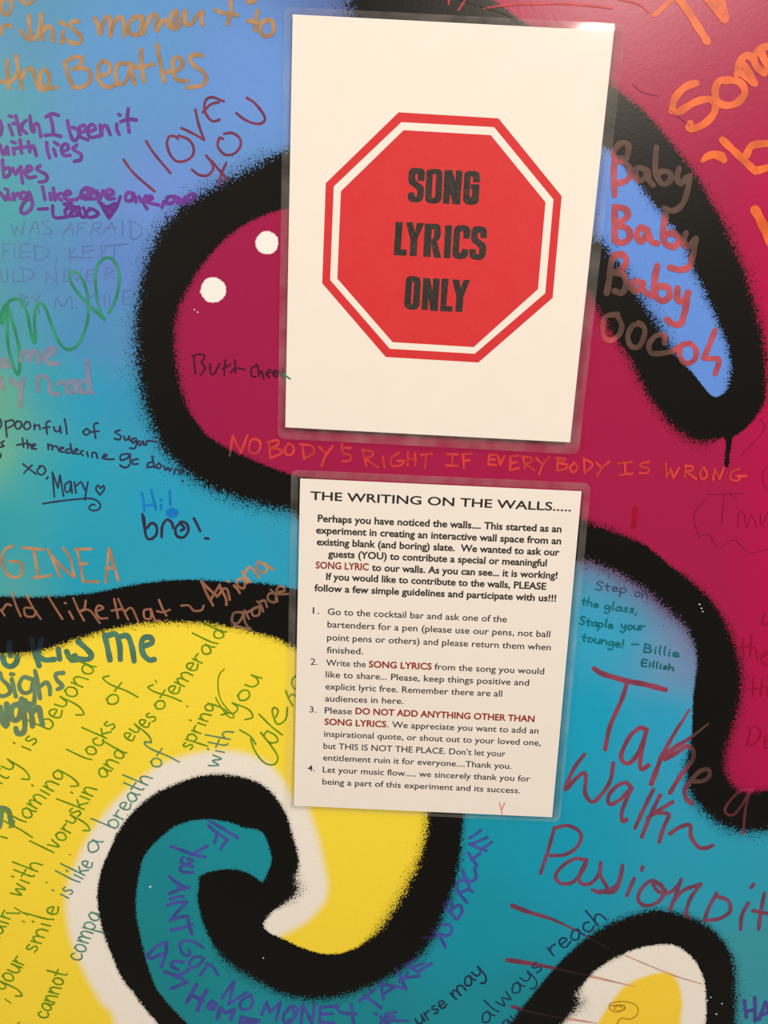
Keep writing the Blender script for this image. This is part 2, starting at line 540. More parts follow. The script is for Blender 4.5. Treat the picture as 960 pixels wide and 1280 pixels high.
def word(text, x0, y0, x1, y1, xh, slant=0.0, tall=1.0):
    """hand-printed word along a traced base line (photo px); xh = height of a small letter in px"""
    gl = [GLY[ch].split('|') for ch in text]
    tot = sum(float(g[0]) + 1.2 for g in gl)
    u = np.array([x1 - x0, y1 - y0], float)
    Ln = np.linalg.norm(u)
    u /= Ln
    n = np.array([u[1], -u[0]])
    sx = Ln / tot
    sy = xh / 10
    out, cur = [], 0
    for g in gl:
        jit = rng.uniform(-.6, .6)
        for st in parse(g[1]):
            st = np.array([(q0, 10 + (q1 - 10) * tall if q1 > 10 else (q1 * tall if q1 < 0 else q1)) for q0, q1 in st])
            pts = [np.array([x0, y0]) + u * ((cur + px_ + slant * py_) * sx) + n * ((py_ + jit) * sy) for px_, py_ in st]
            out.append(np.array(pts))
        cur += float(g[0]) + 1.2
    return out


A = (0, 0, 4.8); B = (170, 0, 4.8); C = (0, 125, 4.8); D = (140, 110, 4.8); E_ = (0, 260, 4.8); F = (0, 390, 4.8); G = (0, 510, 4)
H = (0, 660, 4.8); I_ = (180, 660, 4.8); J = (0, 780, 4.8); K = (0, 900, 4.8); L5 = (0, 1060, 4.8); M5 = (180, 780, 4.8)
GOLD, GOLDB = (176, 130, 72), (110, 84, 60)
writing('gold marker words "this moment to", upper left', GOLD, 5.4, tr(A,
    "0,205 15,165 40,150 65,160;172,95 178,160 190,230;125,185 150,220 190,238 225,215 240,160 248,85;248,85 250,150 255,240;"
    "255,200 275,165 305,160 315,200 318,245;380,190 372,255;362,132 375,140 398,155;470,130 430,130 425,155 460,195 490,225 475,258 430,258 405,240;"
    "570,110 590,160 600,205 618,140 640,100 660,120 662,215 680,150 705,110 730,105 745,150 745,215;"
    "815,105 780,130 770,180 800,210 840,195 855,140 830,100 800,105 862,100") + tr(B,
    "0,215 25,190 35,130 20,100 0,100;30,100 45,150 40,205 60,160 90,100 110,85 128,110 122,185 160,125 185,125 190,150 215,160 245,110 240,65 215,90 200,140 215,170 "
    "250,165 275,130 295,65 295,120 305,150 340,135 370,90 400,72 393,110 400,150;480,62 530,80 605,90;565,-5 570,60 550,145;"
    "670,15 700,10 715,5;730,65 720,120 715,185;672,125 700,130 760,140;800,118 760,135 745,180 770,215 810,210 828,170 815,125 785,118"), opaque=.9)
writing('gold marker loops cut off by the top left edge', GOLD, 5.2, tr(A, "60,-10 20,0 10,40 20,80 45,85 65,60 68,10 60,-10;125,-5 150,20 180,18 200,-5"), opaque=.9)
writing('gold marker line of large letters under the first gold line', GOLD, 5.4, tr(A,
    "42,365 45,450 55,530;0,485 50,497 85,470 105,430;95,335 108,400 130,530;130,470 160,420 190,412 208,460 225,510 255,542 285,520 298,470 285,430 260,418 "
    "243,450 245,500 270,530 340,525;388,375 408,450 440,525;440,525 500,520 542,480 535,430 505,410 440,415;440,415 475,395 495,350 450,343 408,362;"
    "600,455 650,440 658,390 620,367 592,400 590,470 620,515 660,522 700,505;772,385 720,380 695,420 700,490 730,505 765,470 785,378;785,378 795,440 808,502;"
    "845,295 850,400 865,490;812,400 850,405 915,385") + tr(B,
    "125,270 140,350 170,490;172,432 220,430 265,410 280,370 250,342 222,370 225,440 250,480 310,485;400,335 350,328 325,350 345,390 400,430 420,470 400,510 350,520 310,525"), opaque=.9)
PUR = (112, 42, 140)
writing('purple marker words ending "itch I been it"', PUR, 4.5, tr(C,
    "0,125 12,165 3,210;55,150 75,210;55,95 72,100;95,95 108,150 120,208;80,140 130,150;160,122 138,140 132,175 160,200;180,95 185,150 195,190;"
    "205,190 205,150 228,145 245,218;275,102 310,82 350,92;300,90 315,150 320,205;270,212 320,208 365,218;405,125 418,190 440,242 468,225 468,180 435,165;"
    "475,200 512,180 505,150 478,165 478,215 528,240;530,190 572,175 555,145 528,170 540,222 600,215;600,150 610,212 615,165 638,155 662,208;"
    "700,145 702,180 715,205;712,85 720,92;770,52 765,110 775,192;725,130 770,115 818,120"), opaque=.93, on_black=(60, 20, 80))
writing('purple marker words "with lies"', PUR, 4.5, tr(C,
    "0,270 22,328 42,280 50,325;80,290 85,325;70,250 92,258;120,240 125,280 130,318;95,290 165,280;170,250 180,310;182,290 200,275 218,332;"
    "280,255 284,300 297,347;322,295 335,335;325,252 348,268;372,312 412,290 395,262 370,285 380,330 420,332;460,270 440,295 485,325 483,358 445,368"), opaque=.93)
writing('purple marker word "byes"', PUR, 4.5, tr(C,
    "15,360 25,460 60,440 50,405 22,420;75,410 95,445 112,412;125,400 130,460 135,497;150,440 190,412 170,395 150,430 170,465 215,460;240,395 220,415 278,450 275,485 235,492"), opaque=.93)
writing('purple marker words "like aye, aye, aye"', PUR, 4.5, tr(C,
    "0,555 12,570 35,600 48,560;50,570 60,597;30,533 48,540;78,560 85,598;88,580 108,560 122,590;165,560 132,555 125,590 160,582 175,555 195,620 180,660 142,682 "
    "125,660 148,610 188,592;255,520 270,597;300,560 305,597;320,530 330,600;365,560 338,575 370,602;382,580 425,560 405,545 385,570 400,598 460,597;"
    "560,540 520,525 490,550 495,588 535,590 562,545 578,590 470,585;520,540 545,560 510,570;580,545 600,580 620,545;622,545 592,610;632,575 680,560 660,535 632,560 650,592 688,590;"
    "800,560 762,558 755,600 790,602 802,565 815,612;832,580 850,610 872,580;875,575 860,610 882,652;885,600 915,590 900,575 885,610 950,630") + tr(D,
    "312,680 300,715;372,650 335,655 330,690 365,687 380,650 395,690;402,660 420,687 440,655 425,702;452,680 500,660 490,635 455,650 462,690"), opaque=.93, on_black=(62, 24, 84))
writing('purple marker signature with a filled heart', (98, 28, 128), 4.2, tr(C,
    "230,655 285,652;315,635 325,702 385,705;385,625 430,620 400,655;390,660 400,700 440,690;410,650 450,640 420,690 470,690 440,655;470,640 490,700 520,690 500,645;"
    "545,655 512,680 540,705 590,685 562,657 535,650;600,615 625,660 655,708;655,708 700,640 722,580;605,618 640,640 690,620;625,650 650,660 690,645;640,675 660,690 680,660;400,640 480,650"), opaque=.95)
RED_ON_BLUE = (122, 38, 62)
writing('dark red marker words "I love you" slanting upwards', RED_ON_BLUE, 3.3, tr(D,
    "70,430,22 100,475,22 150,530,16 255,620,12;205,320,22 250,390,17 350,510,12;395,305 382,292 345,290 330,330 345,390 380,435 430,440 480,410 490,360 460,310 400,285".replace(',22', '').replace(',16', '').replace(',12', '').replace(',17', '') +
    ";415,240 470,265 552,310;552,310 520,220 500,130;670,80 600,55 562,75 555,130 580,180 610,200 645,190;545,145 590,100 640,85;"
    "745,150 790,185 850,212 900,210 918,180 890,130 850,85 810,60;665,305 645,300 635,350 675,398 730,395 770,350 765,300 720,270 672,275;"
    "480,490 520,520 570,525 605,490 600,450 565,405;600,440 650,500 700,558;685,450 655,520 645,585"), on_black=(70, 30, 40))
FAINT = (98, 100, 155)
writing('faint grey pen words "was afraid"', FAINT, 1.5, tr(E_,
    "60,95 90,160;90,160 100,110;100,110 135,160;135,160 145,80;175,150 215,80 235,150;185,125 230,120;290,75 255,85 262,105 310,135 300,155 260,155;"
    "375,165 425,90;425,90 440,160;385,130 440,125;470,90 460,160;465,95 520,85;465,125 500,120;545,155 560,90;560,90 600,88 600,115 560,125;560,125 605,155;"
    "620,150 670,85;670,85 690,150;630,120 700,120;735,80 735,160;780,75 785,180;770,75 835,100 850,150 810,185 780,180"), opaque=.55)
writing('faint grey pen words "fied, kept"', FAINT, 1.5, tr(E_,
    "20,215 20,300;10,220 60,215;20,260 50,255;85,215 85,300;122,220 120,298;122,298 180,292;120,220 175,215;120,262 180,262;205,220 210,310;200,225 270,240 290,275 250,310 210,310;"
    "342,295 330,360;415,235 420,322;450,240 412,290;412,290 490,297;500,230 495,300;495,300 555,295;490,230 550,225;495,265 560,250;605,225 610,300;600,225 630,225 625,260 610,265;"
    "690,220 680,300;640,225 765,215"), opaque=.55)
writing('faint grey pen words "uld never"', FAINT, 1.5, tr(E_,
    "0,370 15,440 40,435 45,370;80,370 80,445;80,445 125,440;135,360 138,440;120,360 185,370 200,410 138,442;275,450 275,380;275,380 340,450;340,450 335,375;"
    "385,370 380,440;380,440 420,436;385,370 420,368;382,402 415,400;430,380 460,440;460,440 490,360;525,370 515,440;515,440 565,430;525,370 570,365;518,400 555,395;"
    "625,430 635,355;635,355 680,370 640,400;640,400 690,420"), opaque=.55)
writing('faint grey pen initials below the word "never"', FAINT, 1.5, tr(E_,
    "130,520 125,592;112,520 162,530 130,550 170,570 125,595;190,530 220,560;240,520 220,560;220,560 235,632;325,602 340,540 375,590 420,530 432,602;455,596 460,600;"
    "560,525 515,545 520,590 555,585;590,525 592,590;625,520 628,590;655,520 658,590;658,590 695,582;740,500 735,580;735,580 790,570;735,500 790,492;738,540 775,535"), opaque=.55)
writing('pale pink faded marker writing "yellow road"', (160, 108, 128), 6.2, tr(F,
    "0,300 30,285 50,320;0,315 30,325 60,322;125,290 135,245 165,240 175,290;180,285 195,240 222,240 232,300;262,275 330,235 312,215 265,250 290,305 350,310;"
    "0,395 20,460;65,410 100,435 125,450;142,400 128,450 122,560;228,470 228,395 262,385 285,400;300,425 305,485 350,492;350,430 390,415 400,450;"
    "440,415 405,430 405,480 440,470 452,410 462,480;520,290 530,380 540,470 555,485;530,410 490,420 490,480 535,475"), opaque=.5)
GREEN = (42, 140, 88)
writing('bright green marker loops ending in a heart', GREEN, 3.7, [np.array(p, float) for p in (
    [(0, 403), (6, 395), (9, 380), (9, 415), (11, 436), (16, 455), (21.5, 468), (24.5, 461), (23, 432), (17, 407), (11, 388), (7, 380), (0, 398)],
    [(3, 404), (9, 380), (19, 373.5), (27, 377), (34, 392), (39, 418), (44, 428), (43, 400), (45, 385), (51, 379), (58, 388), (64, 405), (74, 428), (85, 437), (97, 431), (106, 413),
     (110, 396), (110, 375), (106, 356), (98, 343), (90, 339.5), (86.5, 345), (91, 357), (103, 373), (117, 387), (131, 400)],
    [(131, 400), (125, 390), (121, 370), (119, 345), (123, 330), (133, 322), (143, 327), (149, 343), (147, 365), (142, 380), (136, 391)])], opaque=.9)
MAR = (50, 30, 62)
writing('dark maroon marker words "spoonful of sugar"', MAR, 2.3, tr(G,
    "0,55 8,80 0,100;28,65 30,100 35,145;25,70 60,60 72,80 40,100;90,65 75,80 85,105 105,95 105,70 85,65;130,70 118,90 130,108 152,95 145,70 128,70;172,80 172,108;173,92 195,85 200,108;"
    "250,65 232,75 235,130;215,100 250,95;270,95 275,115 295,115 300,90;300,90 305,125;323,55 330,90 335,130;430,105 415,120 430,135 450,120 435,103;490,75 470,85 478,150;455,120 495,115;"
    "600,110 575,120 605,140 595,158 572,152;620,140 625,160 640,155 645,140;645,140 650,165;680,150 660,155 665,175 685,160 675,200 650,200;700,165 690,175 700,187 715,165;715,165 720,185;730,185 735,165 755,165 785,170"), on_black=(30, 20, 30))
writing('dark maroon marker words "the medecine go down"', MAR, 2.3, tr(G,
    "20,165 5,175 20,190 0,195;0,225 5,238 0,248;112,150 118,195;85,185 140,175;135,160 140,200;140,190 152,180 158,202;160,195 178,185 168,178 160,200 182,205;"
    "240,180 242,207;242,190 258,183 262,210;262,195 282,190 295,215;300,207 318,200 305,195 300,215 320,220;352,178 355,200 365,228;352,205 330,208 335,225 360,220;375,215 390,210 380,203 373,225 395,230;"
    "415,212 402,222 415,237;435,220 440,242;460,247 462,224 480,225 487,250;515,245 535,238 525,230 512,250 545,256 570,255;"
    "640,228 605,235 605,260 635,252 650,230;650,230 650,280 625,298 600,285;690,255 665,260 665,280 690,278;760,240 772,297;765,268 742,275 738,295 768,292;795,275 780,290 790,302 808,290 795,275;"
    "820,290 828,310 840,297;840,297 850,315 858,300;872,325 876,307 895,310 897,330;912,305 908,330;912,362 914,366"), on_black=(36, 22, 34))
writing('dark maroon marker signature with a curled underline and heart', MAR, 2.2, tr(G,
    "115,280 180,330;160,285 120,325;205,290 185,315 205,335 228,315 215,290 195,290;240,345 232,355;262,320 272,445;262,320 290,400;290,400 300,335;300,335 318,440;"
    "350,365 325,385 330,420 350,410 355,368;355,368 360,425;372,370 380,425;380,390 405,368;410,375 425,410;440,370 432,410 425,460;"
    "215,478 300,465 430,452 480,460 502,485 490,508 460,512 445,498 460,482 475,485;500,435 480,405 490,385 502,402 515,388 522,405 500,435"))
writing('blue marker word "Hi!" with a big round dot', (22, 116, 196), 3.1, tr(G, "710,425 718,470 722,515;755,410 768,460 780,508;718,490 775,480;805,485 805,505;803,460 806,463;848,415 852,485") +
        [np.array([[213, 641, 11], [215.5, 641, 14], [218, 641, 11]], float)], opaque=.92)
writing('dark maroon marker word "bro!" below the blue word', (52, 22, 48), 3.4, tr(G,
    "712,530 722,600;720,545 730,640 755,655 782,630 782,590 758,575 735,600;808,645 812,590 835,558 860,575 865,600;905,572 878,600 885,640 920,645 942,610 930,575 900,570 922,600 905,612") +
        tr((0, 560, 2.526), "612,222 622,240 632,262;648,285 658,286"))
ORB, ORBB = (190, 132, 84), (150, 98, 72)
writing('tan marker capitals "GINE A"', ORB, 3.6, tr(H,
    "75,108 30,130 12,200 40,270 90,297 130,275 125,210 60,200;135,118 195,122 260,130;200,125 215,200 230,290;205,298 305,285;290,128 325,210 360,292;305,160 370,230 440,292;380,120 420,180 448,292;"
    "460,125 485,230 500,320;500,320 590,322;450,128 550,125;480,215 525,213;655,122 635,325;655,122 685,220 710,315;640,240 690,240"), opaque=.92, on_black=ORBB)
writing('tan marker words "rld like that" on the black band', ORB, 2.7, tr(H,
    "5,490 28,525;10,500 40,458 68,465;70,385 95,460 125,530;160,405 200,480 245,545;190,480 148,480 155,525 200,530 218,500;290,410 330,475 375,545;415,500 440,545;390,449 396,452;"
    "440,420 470,490 505,555;515,435 505,490 475,500;490,492 540,495 600,570;575,500 620,480 590,465 575,500 600,540 645,540;685,425 710,540;670,495 740,485;710,425 735,480 770,550;"
    "750,500 790,480 830,560;905,485 865,495 870,540 905,540 905,485;905,485 930,550 960,555") + tr(I_, "90,430 110,480 135,525;78,498 115,505 155,490;225,465 270,465 300,495 345,492 358,465"), opaque=.92, on_black=ORBB)
writing('tan marker name climbing off the black band', ORB, 3.2, tr(I_,
    "345,320 375,390 415,465;345,320 400,375 440,410;455,340 400,430;455,350 490,420 495,460;450,400 475,365 500,370 515,430;540,345 560,365 575,390;502,318 507,322;"
    "590,300 555,320 570,352 602,358 605,300 620,330;590,260 615,300 640,325;605,270 630,235 655,250 690,297;735,225 685,202 680,240 715,272 740,245 720,210 775,250"), opaque=.92, on_black=ORBB)
writing('tan marker second name on the black band beside the lower sheet', ORB, 3.0, tr(I_,
    "590,505 540,510 528,560 560,572 590,535 595,505;595,505 605,560 625,595 640,608 540,585;605,495 630,545;612,510 650,490;690,470 650,490 655,525 690,520 695,475;680,440 700,460 715,500;"
    "700,440 725,435 738,472;790,390 750,395 745,430 785,445 795,400;760,370 790,400 800,440;808,385 845,375 830,350 800,360 805,395 865,395"), opaque=.9, on_black=(128, 90, 70))
TEAL = (24, 112, 104)
writing('wide teal marker words "kiss me"', TEAL, 7.0, tr(J,
    "15,195 30,240 65,255 98,230 105,195;60,110 55,150 62,190;190,95 212,180 235,250;250,95 225,190;225,190 270,215 325,212;350,150 358,210;400,165 420,205 450,190 430,215 490,212;470,105 535,165 548,195 520,212 440,205;"
    "628,65 645,140 660,215;645,70 695,62 718,130 722,212;722,75 765,72 792,140 805,222;870,130 912,112 905,82 865,82 848,120 860,180 895,215 925,212"), opaque=.92, on_black=(22, 34, 42))
writing('wide teal marker word "sighs"', TEAL, 5.4, tr(J,
    "0,295 12,330 50,370 60,410 25,432 0,430;70,330 80,370 95,435;65,300 80,302;190,330 140,320 115,370 140,412 185,400 202,330;202,330 208,420 205,480;210,280 228,360 240,445;"
    "240,375 278,350 298,380 300,422;380,293 335,300 342,335 375,372 345,392"), opaque=.85)
writing('wide teal marker word "ugh"', TEAL, 7.0, tr(J,
    "0,500 18,590 42,602 40,480;45,600 38,540;110,480 72,500 75,570 115,560 130,450;130,450 140,520 150,600 140,650 105,655 95,625;180,480 192,560 195,612;150,460 175,520;195,530 230,500 245,560 255,602"), opaque=.85)
writing('wide teal marker letter cut off by the left edge', TEAL, 7.0, tr(K, "-5,640 8,560 5,530 50,545 62,590 72,630"), opaque=.85)
GRN = (70, 138, 20); GRW = (42, 128, 104)
P_ = [  # words of the long green verse, base line traced word by word
    ('beyond', 62, 914, 122, 832, 13), ('is', 36, 940, 50, 922, 11), ('uty', -6, 990, 26, 954, 13), ('n', -6, 1062, 13, 1044, 11), ('flaming', 22, 1040, 86, 966, 12), ('locks', 112, 952, 147, 904, 11),
    ('of', 142, 884, 165, 856, 11), ('hair', -6, 1182, 18, 1140, 11), ('with', 24, 1122, 54, 1078, 11), ('Ivory', 66, 1068, 102, 1022, 11), ('skin', 98, 1022, 122, 984, 12),
    ('and', 130, 973, 160, 940, 11), ('eyes', 163, 928, 198, 896, 11), ('of', 202, 889, 218, 864, 10), ('emerald', 220, 870, 284, 788, 11), ('!', 27, 1146, 36, 1134, 7),
    ('your', 7, 1240, 34, 1198, 12), ('smile', 44, 1192, 76, 1132, 11), ('spring', 238, 938, 272, 880, 10), ('cannot', 58, 1274, 86, 1214, 11), ('you', 294, 896, 330, 844, 11)]
sub = []
for (t_, a_, b2, c_, d_, xh_) in P_:
    ss = word(t_, a_, b2, c_, d_, xh_ * 1.15, -.2, 1.6)
    writing('green pen word "%s" in the verse on the yellow paint' % t_, GRN, 2.1, ss, opaque=.9, on_black=(24, 50, 40))
for (t_, a_, b2, c_, d_, xh_) in [('is like', 84, 1124, 118, 1078, 11), ('a', 119, 1068, 131, 1050, 12), ('breath', 144, 1037, 192, 970, 11), ('of', 197, 961, 214, 938, 11), ('compa', 100, 1202, 128, 1141, 12),
                                  ('with', 271, 960, 293, 912, 10)]:
    writing('teal green pen word "%s" over the white arch' % t_, GRW, 2.0, word(t_, a_, b2, c_, d_, xh_ * 1.15, -.2, 1.6), opaque=.9, on_black=(24, 50, 46))
writing('green pen name with a long looped first letter', GRN, 2.1, tr(M5,
    "575,635 640,675 670,720;640,690 665,760 720,830 780,842 803,800 770,740 700,650;740,640 720,670 755,710 800,705 790,670 740,640;690,540 760,610 830,665;"
    "790,560 805,520 780,500 770,530 800,600 850,570 860,500;850,400 870,450 893,490;865,440 890,420 912,435;912,310 890,330 888,365 905,390"), opaque=.9)
writing('green pen tail sweeping up from the word "spring"', GRN, 1.5, tr(M5, "430,440 445,470 500,550 540,555 470,470 445,390 450,310 482,268"), opaque=.9)
writing('green pen dots and ticks between the verse lines', GRN, 1.4, tr(L5, "85,355 125,380 165,402;132,438 150,443;30,905 65,930;275,205 285,208;418,38 424,40;105,1052 120,1045") + tr(M5, "255,490 262,496;365,663 372,666;68,335 75,352"), opaque=.9)
writing('black pen words on the magenta ending behind the upper sheet', (48, 14, 38), 2.1, tr((230, 430, 6),
    "70,85 78,150 85,222;65,92 110,76 155,88 130,140;130,140 158,180 125,232;195,150 200,220 225,225 250,180 265,145;310,115 305,170 302,235;290,187 350,150;380,120 385,170 383,215;350,215 385,180 455,190;"
    "545,160 510,180 505,235 540,245;548,150 560,200 565,242;567,215 582,200 597,262;620,232 652,205 640,190 615,222 640,250;668,232 695,205 680,195 665,225 690,245;700,240 715,200 730,240;740,180 742,245"), opaque=.92)
ORG = (214, 66, 52)
writing('orange marker capitals "NOBODY\'S RIGHT IF EVERYBODY IS WRONG" between the sheets', ORG, 3.1, tr((270, 530, 4.174),
    "72,165 80,110 88,60;88,60 108,105 130,150;130,150 145,110 165,58;210,75 180,90 175,140 205,155 230,130 228,90 205,80;275,95 285,175;270,95 320,85 325,105 285,128;285,128 325,130 345,150 285,178;"
    "380,100 360,130 370,160 400,155 405,120 380,102;450,105 460,182;440,105 500,115 510,150 460,182;540,120 575,157;610,115 575,160 550,220;660,103 655,118;705,125 665,125 660,148 700,165 700,190 660,195;"
    "765,135 785,220;765,135 815,145 815,165 780,182;780,182 845,225;870,170 880,226") + tr((480, 540, 4),
    "75,105 38,130 40,168 85,165 100,145 65,145;120,100 118,166;155,105 155,166;120,135 160,135;185,115 240,108;212,112 205,177;315,110 370,112;342,112 340,165;310,167 370,170;"
    "395,115 400,182;390,112 440,108;398,145 430,140;528,115 520,162;520,162 560,165;525,115 560,113;525,138 555,138;570,120 580,165;580,165 602,120;632,125 630,190;630,190 675,180;630,122 670,118;630,155 665,150;"
    "695,125 705,182;690,122 735,130 735,150 705,157;705,157 750,192;760,130 790,160;825,125 795,160 775,212;870,130 865,190;860,130 905,135 875,155;875,155 915,165 905,185 865,192") + tr((700, 540, 3.692),
    "65,140 45,165 60,187 80,165 65,140;110,125 112,187;108,122 150,150 115,188;165,140 190,165;228,135 195,165 170,202;268,145 330,138;300,143 300,195;275,198 335,192;412,137 375,145 370,158 408,170 402,188 365,190;"
    "487,145 490,207;490,207 510,170;510,170 522,212;522,212 548,165;580,155 575,207;575,155 610,160 610,175 580,182;580,182 630,218;660,165 645,190 655,217 678,200 665,165;705,222 712,170;712,170 735,217;735,217 755,165;"
    "825,170 790,185 785,215 815,225 835,205 860,203;812,203 860,202"), opaque=.82, on_black=(86, 66, 48))
PT = (134, 56, 76); PR = (172, 48, 66)
P2 = (700, 820, 4.8); Q = (660, 960, 3.2)
writing('tall red marker word "Take"', (146, 52, 70), 5.4, [q for q in tr(P2,
    "200,72 260,108 400,148 520,172 638,205")] and [np.c_[q, np.full(len(q), 6.6)] for q in tr(P2, "205,75 260,108 400,148 520,172 632,202")] + tr(P2,
    "405,150 370,260 300,420 270,560;510,440 480,430 420,480 370,580 375,630 420,640 480,560 520,440;520,440 495,540 480,640 490,680 530,655;780,750 850,750 895,720 890,680 840,690 790,740 750,800 755,850 790,885;"
    "630,620 700,580 760,540 800,570 790,630 720,720 660,820") + [np.c_[q, np.linspace(2.5, 7, len(q))] for q in tr(P2, "775,320 740,380 700,440 620,580 580,680 548,765")] +
    [np.c_[q, np.linspace(2, 8, len(q))] for q in tr(P2, "890,405 780,490 700,540 635,590")], opaque=.95, on_black=(84, 56, 50))
writing('red marker letter "a" on the black band', (172, 40, 80), 3.4, tr(Q, "900,85 850,90 800,140 788,175 820,187 860,140 890,85 870,160 860,262"), opaque=.9, on_black=(92, 42, 46))
writing('dark red marker word "walk" with a wavy dash', PT, 5.0, tr(P2,
    "145,590 80,680 32,800 90,740 140,700 155,730 150,820 190,875 240,840 300,750 320,640;430,800 400,760 340,780 290,840 300,888 360,860 430,790;430,790 390,880 370,940 375,990 400,980;560,800 510,900 450,1030;"
    "600,835 540,960 490,1085;675,875 600,920 525,970;570,940 650,950 620,1030 595,1115;660,1065 720,1025 780,1015 785,1080 830,1145 880,1150 915,1135"), opaque=.95, on_black=(84, 56, 50))
writing('dark red marker line of cursive above the lower right loop', (128, 58, 82), 4.6, tr(Q,
    "105,240 80,330 50,420;105,240 160,230 210,260 200,310 150,345 90,350;235,370 190,362 140,390 110,430 130,460 180,455 225,400 235,365;235,365 205,430 215,462 252,460 285,420 290,378;290,378 290,430 315,480 290,498 258,487;"
    "320,490 360,460 378,390;378,390 368,450 345,493 310,497 290,490;425,440 395,510;458,395 455,408;550,490 500,450 455,480 440,525 470,550 520,535 545,495 530,465 500,460 520,492 560,500 600,470 612,445;612,445 590,510 568,565;"
    "580,535 620,490 690,463;690,463 650,520 632,580 645,600;755,500 722,560 705,610;755,512 800,530 808,570 770,600 705,610;880,540 855,590 850,645;902,465 892,477;945,500 930,580 922,645;900,570 962,582"), opaque=.95, on_black=(60, 34, 40))
RR = (600, 1080, 4.8); S_ = (760, 1080, 4.8)
writing('dark red slashes across the lower right loop', (128, 44, 66), 5, [np.c_[q, np.interp(np.linspace(0, 1, len(q)), [0, .3, .55, 1], w_)] for q, w_ in zip(
    tr(RR, "195,250 300,290 430,330 560,390 700,465 780,510;165,575 300,595 400,615 480,630 560,650 660,670;195,855 300,885 400,905 500,925"), ([6.5, 4.5, 2.6, 1.2], [6, 5.5, 3, 2], [5, 3, 2.5, 2]))], opaque=.92, on_black=(44, 28, 30))
writing('thin pink ends of the slashes on the white and yellow paint', (206, 130, 120), 1.5, tr(S_, "105,548 250,610 400,670 480,695 560,718") +
        [np.c_[q, np.linspace(3.6, .9, len(q))] for q in tr(RR, "670,674 800,705 930,735;525,928 620,942 700,955")], opaque=.8)
writing('thin brown pen swirl on the lower right yellow', (172, 118, 28), 1.2, tr(RR,
    "850,862 830,850 805,865 830,880 865,868 860,848 820,845 775,855 790,878 830,888 870,868 862,845;862,848 790,850 775,840 830,825 900,830 945,860 940,905 900,930 845,925 820,962"), opaque=.9)
NAVY = (34, 44, 78)
writing('navy pen word "always"', NAVY, 1.9, word('always', 607, 1281, 681, 1207, 11.5, -.05))
writing('navy pen word "reach" above the lower right loop', NAVY, 2.2, word('reach', 691, 1196, 761, 1147, 12, -.05))
writing('navy pen word "may"', (38, 34, 60), 2.3, word('may', 569, 1250, 607, 1213, 11, 0))
writing('navy pen letters cut off by the bottom edge left of "may"', (38, 34, 60), 2.1, word('urse', 523, 1282, 561, 1256, 9.5, 0))
writing('navy pen letters starting under the word "always"', NAVY, 1.9, word('au', 629, 1290, 656, 1264, 9, 0))
VIO, VIOB = (76, 62, 158), (34, 26, 60)
U5 = (360, 1020, 3.692)
writing('violet marker capitals "YU BROKE" curving down the right of the ring', VIO, 3.8, tr(U5,
    "838,100 865,85 890,65;835,126 875,145 915,160;850,128 920,98;890,155 940,120;832,170 852,200 872,230;886,172 862,190 845,200;860,238 868,282 845,300 815,282 808,252;"
    "785,350 825,398;785,347 778,315 802,295 832,312 832,335 800,350;832,338 852,348;715,405 745,440 780,477;715,405 748,393 762,418 745,440;745,440 790,410 802,440 782,475;"
    "700,505 742,500 755,530 735,552 705,545;665,518 700,555 726,605;622,562 695,552"), opaque=.85, on_black=VIOB)
writing('violet marker word "TAKE" under the ring', VIO, 3.9, tr(U5,
    "545,685 575,705 602,722;540,685 595,652;570,700 628,678;600,718 662,680;500,698 520,745 540,790;545,745 605,738;515,765 545,740 550,720;440,845 430,770;430,775 490,785 545,797;440,822 495,785;"
    "350,830 390,855 430,885;330,852 375,822 400,798"), opaque=.85, on_black=VIOB)
writing('violet marker letters "ONEY" under the ring', VIO, 3.9, tr(U5,
    "0,945 28,930 45,890 10,878 -5,905;60,957 68,870;68,870 110,955;110,955 122,868;150,882 145,950;145,950 212,955;150,882 232,876;150,915 205,912;222,880 250,908 315,912;290,868 302,955"), opaque=.85, on_black=VIOB)
writing('violet marker letters "IE" at the bottom edge', VIO, 3.6, tr(U5, "430,925 430,957;400,912 410,914;455,915 445,945 470,962;455,912 497,905;460,942 552,945;455,928 490,925"), opaque=.85)
V5 = (170, 1000, 4.57)
writing('violet marker words "IF YOU" at the head of the spiral', VIO, 3.9, tr(V5,
    "420,120 500,165 580,215;412,145 460,185 525,228;465,185 448,245;518,225 485,278;200,265 260,285 320,310 392,325;405,262 365,285 320,308;270,325 255,350 285,368 325,345;290,335 310,335;"
    "322,380 270,372 250,395 275,412 325,412"), opaque=.85, on_black=VIOB)
writing('violet marker word "AINT" down the spiral', VIO, 3.9, tr(V5,
    "190,435 240,480 300,500;300,500 240,515 190,535;240,472 245,512;195,565 240,552 270,550;180,600 225,585 290,582;290,585 240,635 195,690;195,688 245,670 298,662;200,742 260,730 320,712;295,680 305,720 320,765"), opaque=.85)
writing('violet marker word "GOT" down the spiral', VIO, 3.4, tr(V5,
    "385,845 330,810 270,805 250,835 270,880 305,885 302,855;335,893 302,930 325,958 365,935 385,900 335,893;365,1000 412,938;400,932 440,955 468,998"), opaque=.85)
writing('violet marker words "NO MO" down the spiral', VIO, 3.6, tr(V5,
    "490,1130 560,1035;560,1035 530,1165;530,1165 630,1100;655,1110 600,1150 598,1190 638,1195 665,1160 655,1115;718,1225 745,1152;745,1152 765,1212;765,1212 825,1155;825,1155 800,1255;885,1180 845,1220 845,1265 880,1270 905,1230 890,1180"), opaque=.85, on_black=VIOB)
writing('violet marker word "ASH" beside "GOT"', VIO, 4.2, tr(V5,
    "145,952 168,880 175,812;175,812 120,835 68,885 85,905 125,888 165,878;265,925 215,922 200,945 240,970;300,970 240,1000 160,980;190,990 250,1015 290,1042;290,1042 200,1077"), opaque=.85)
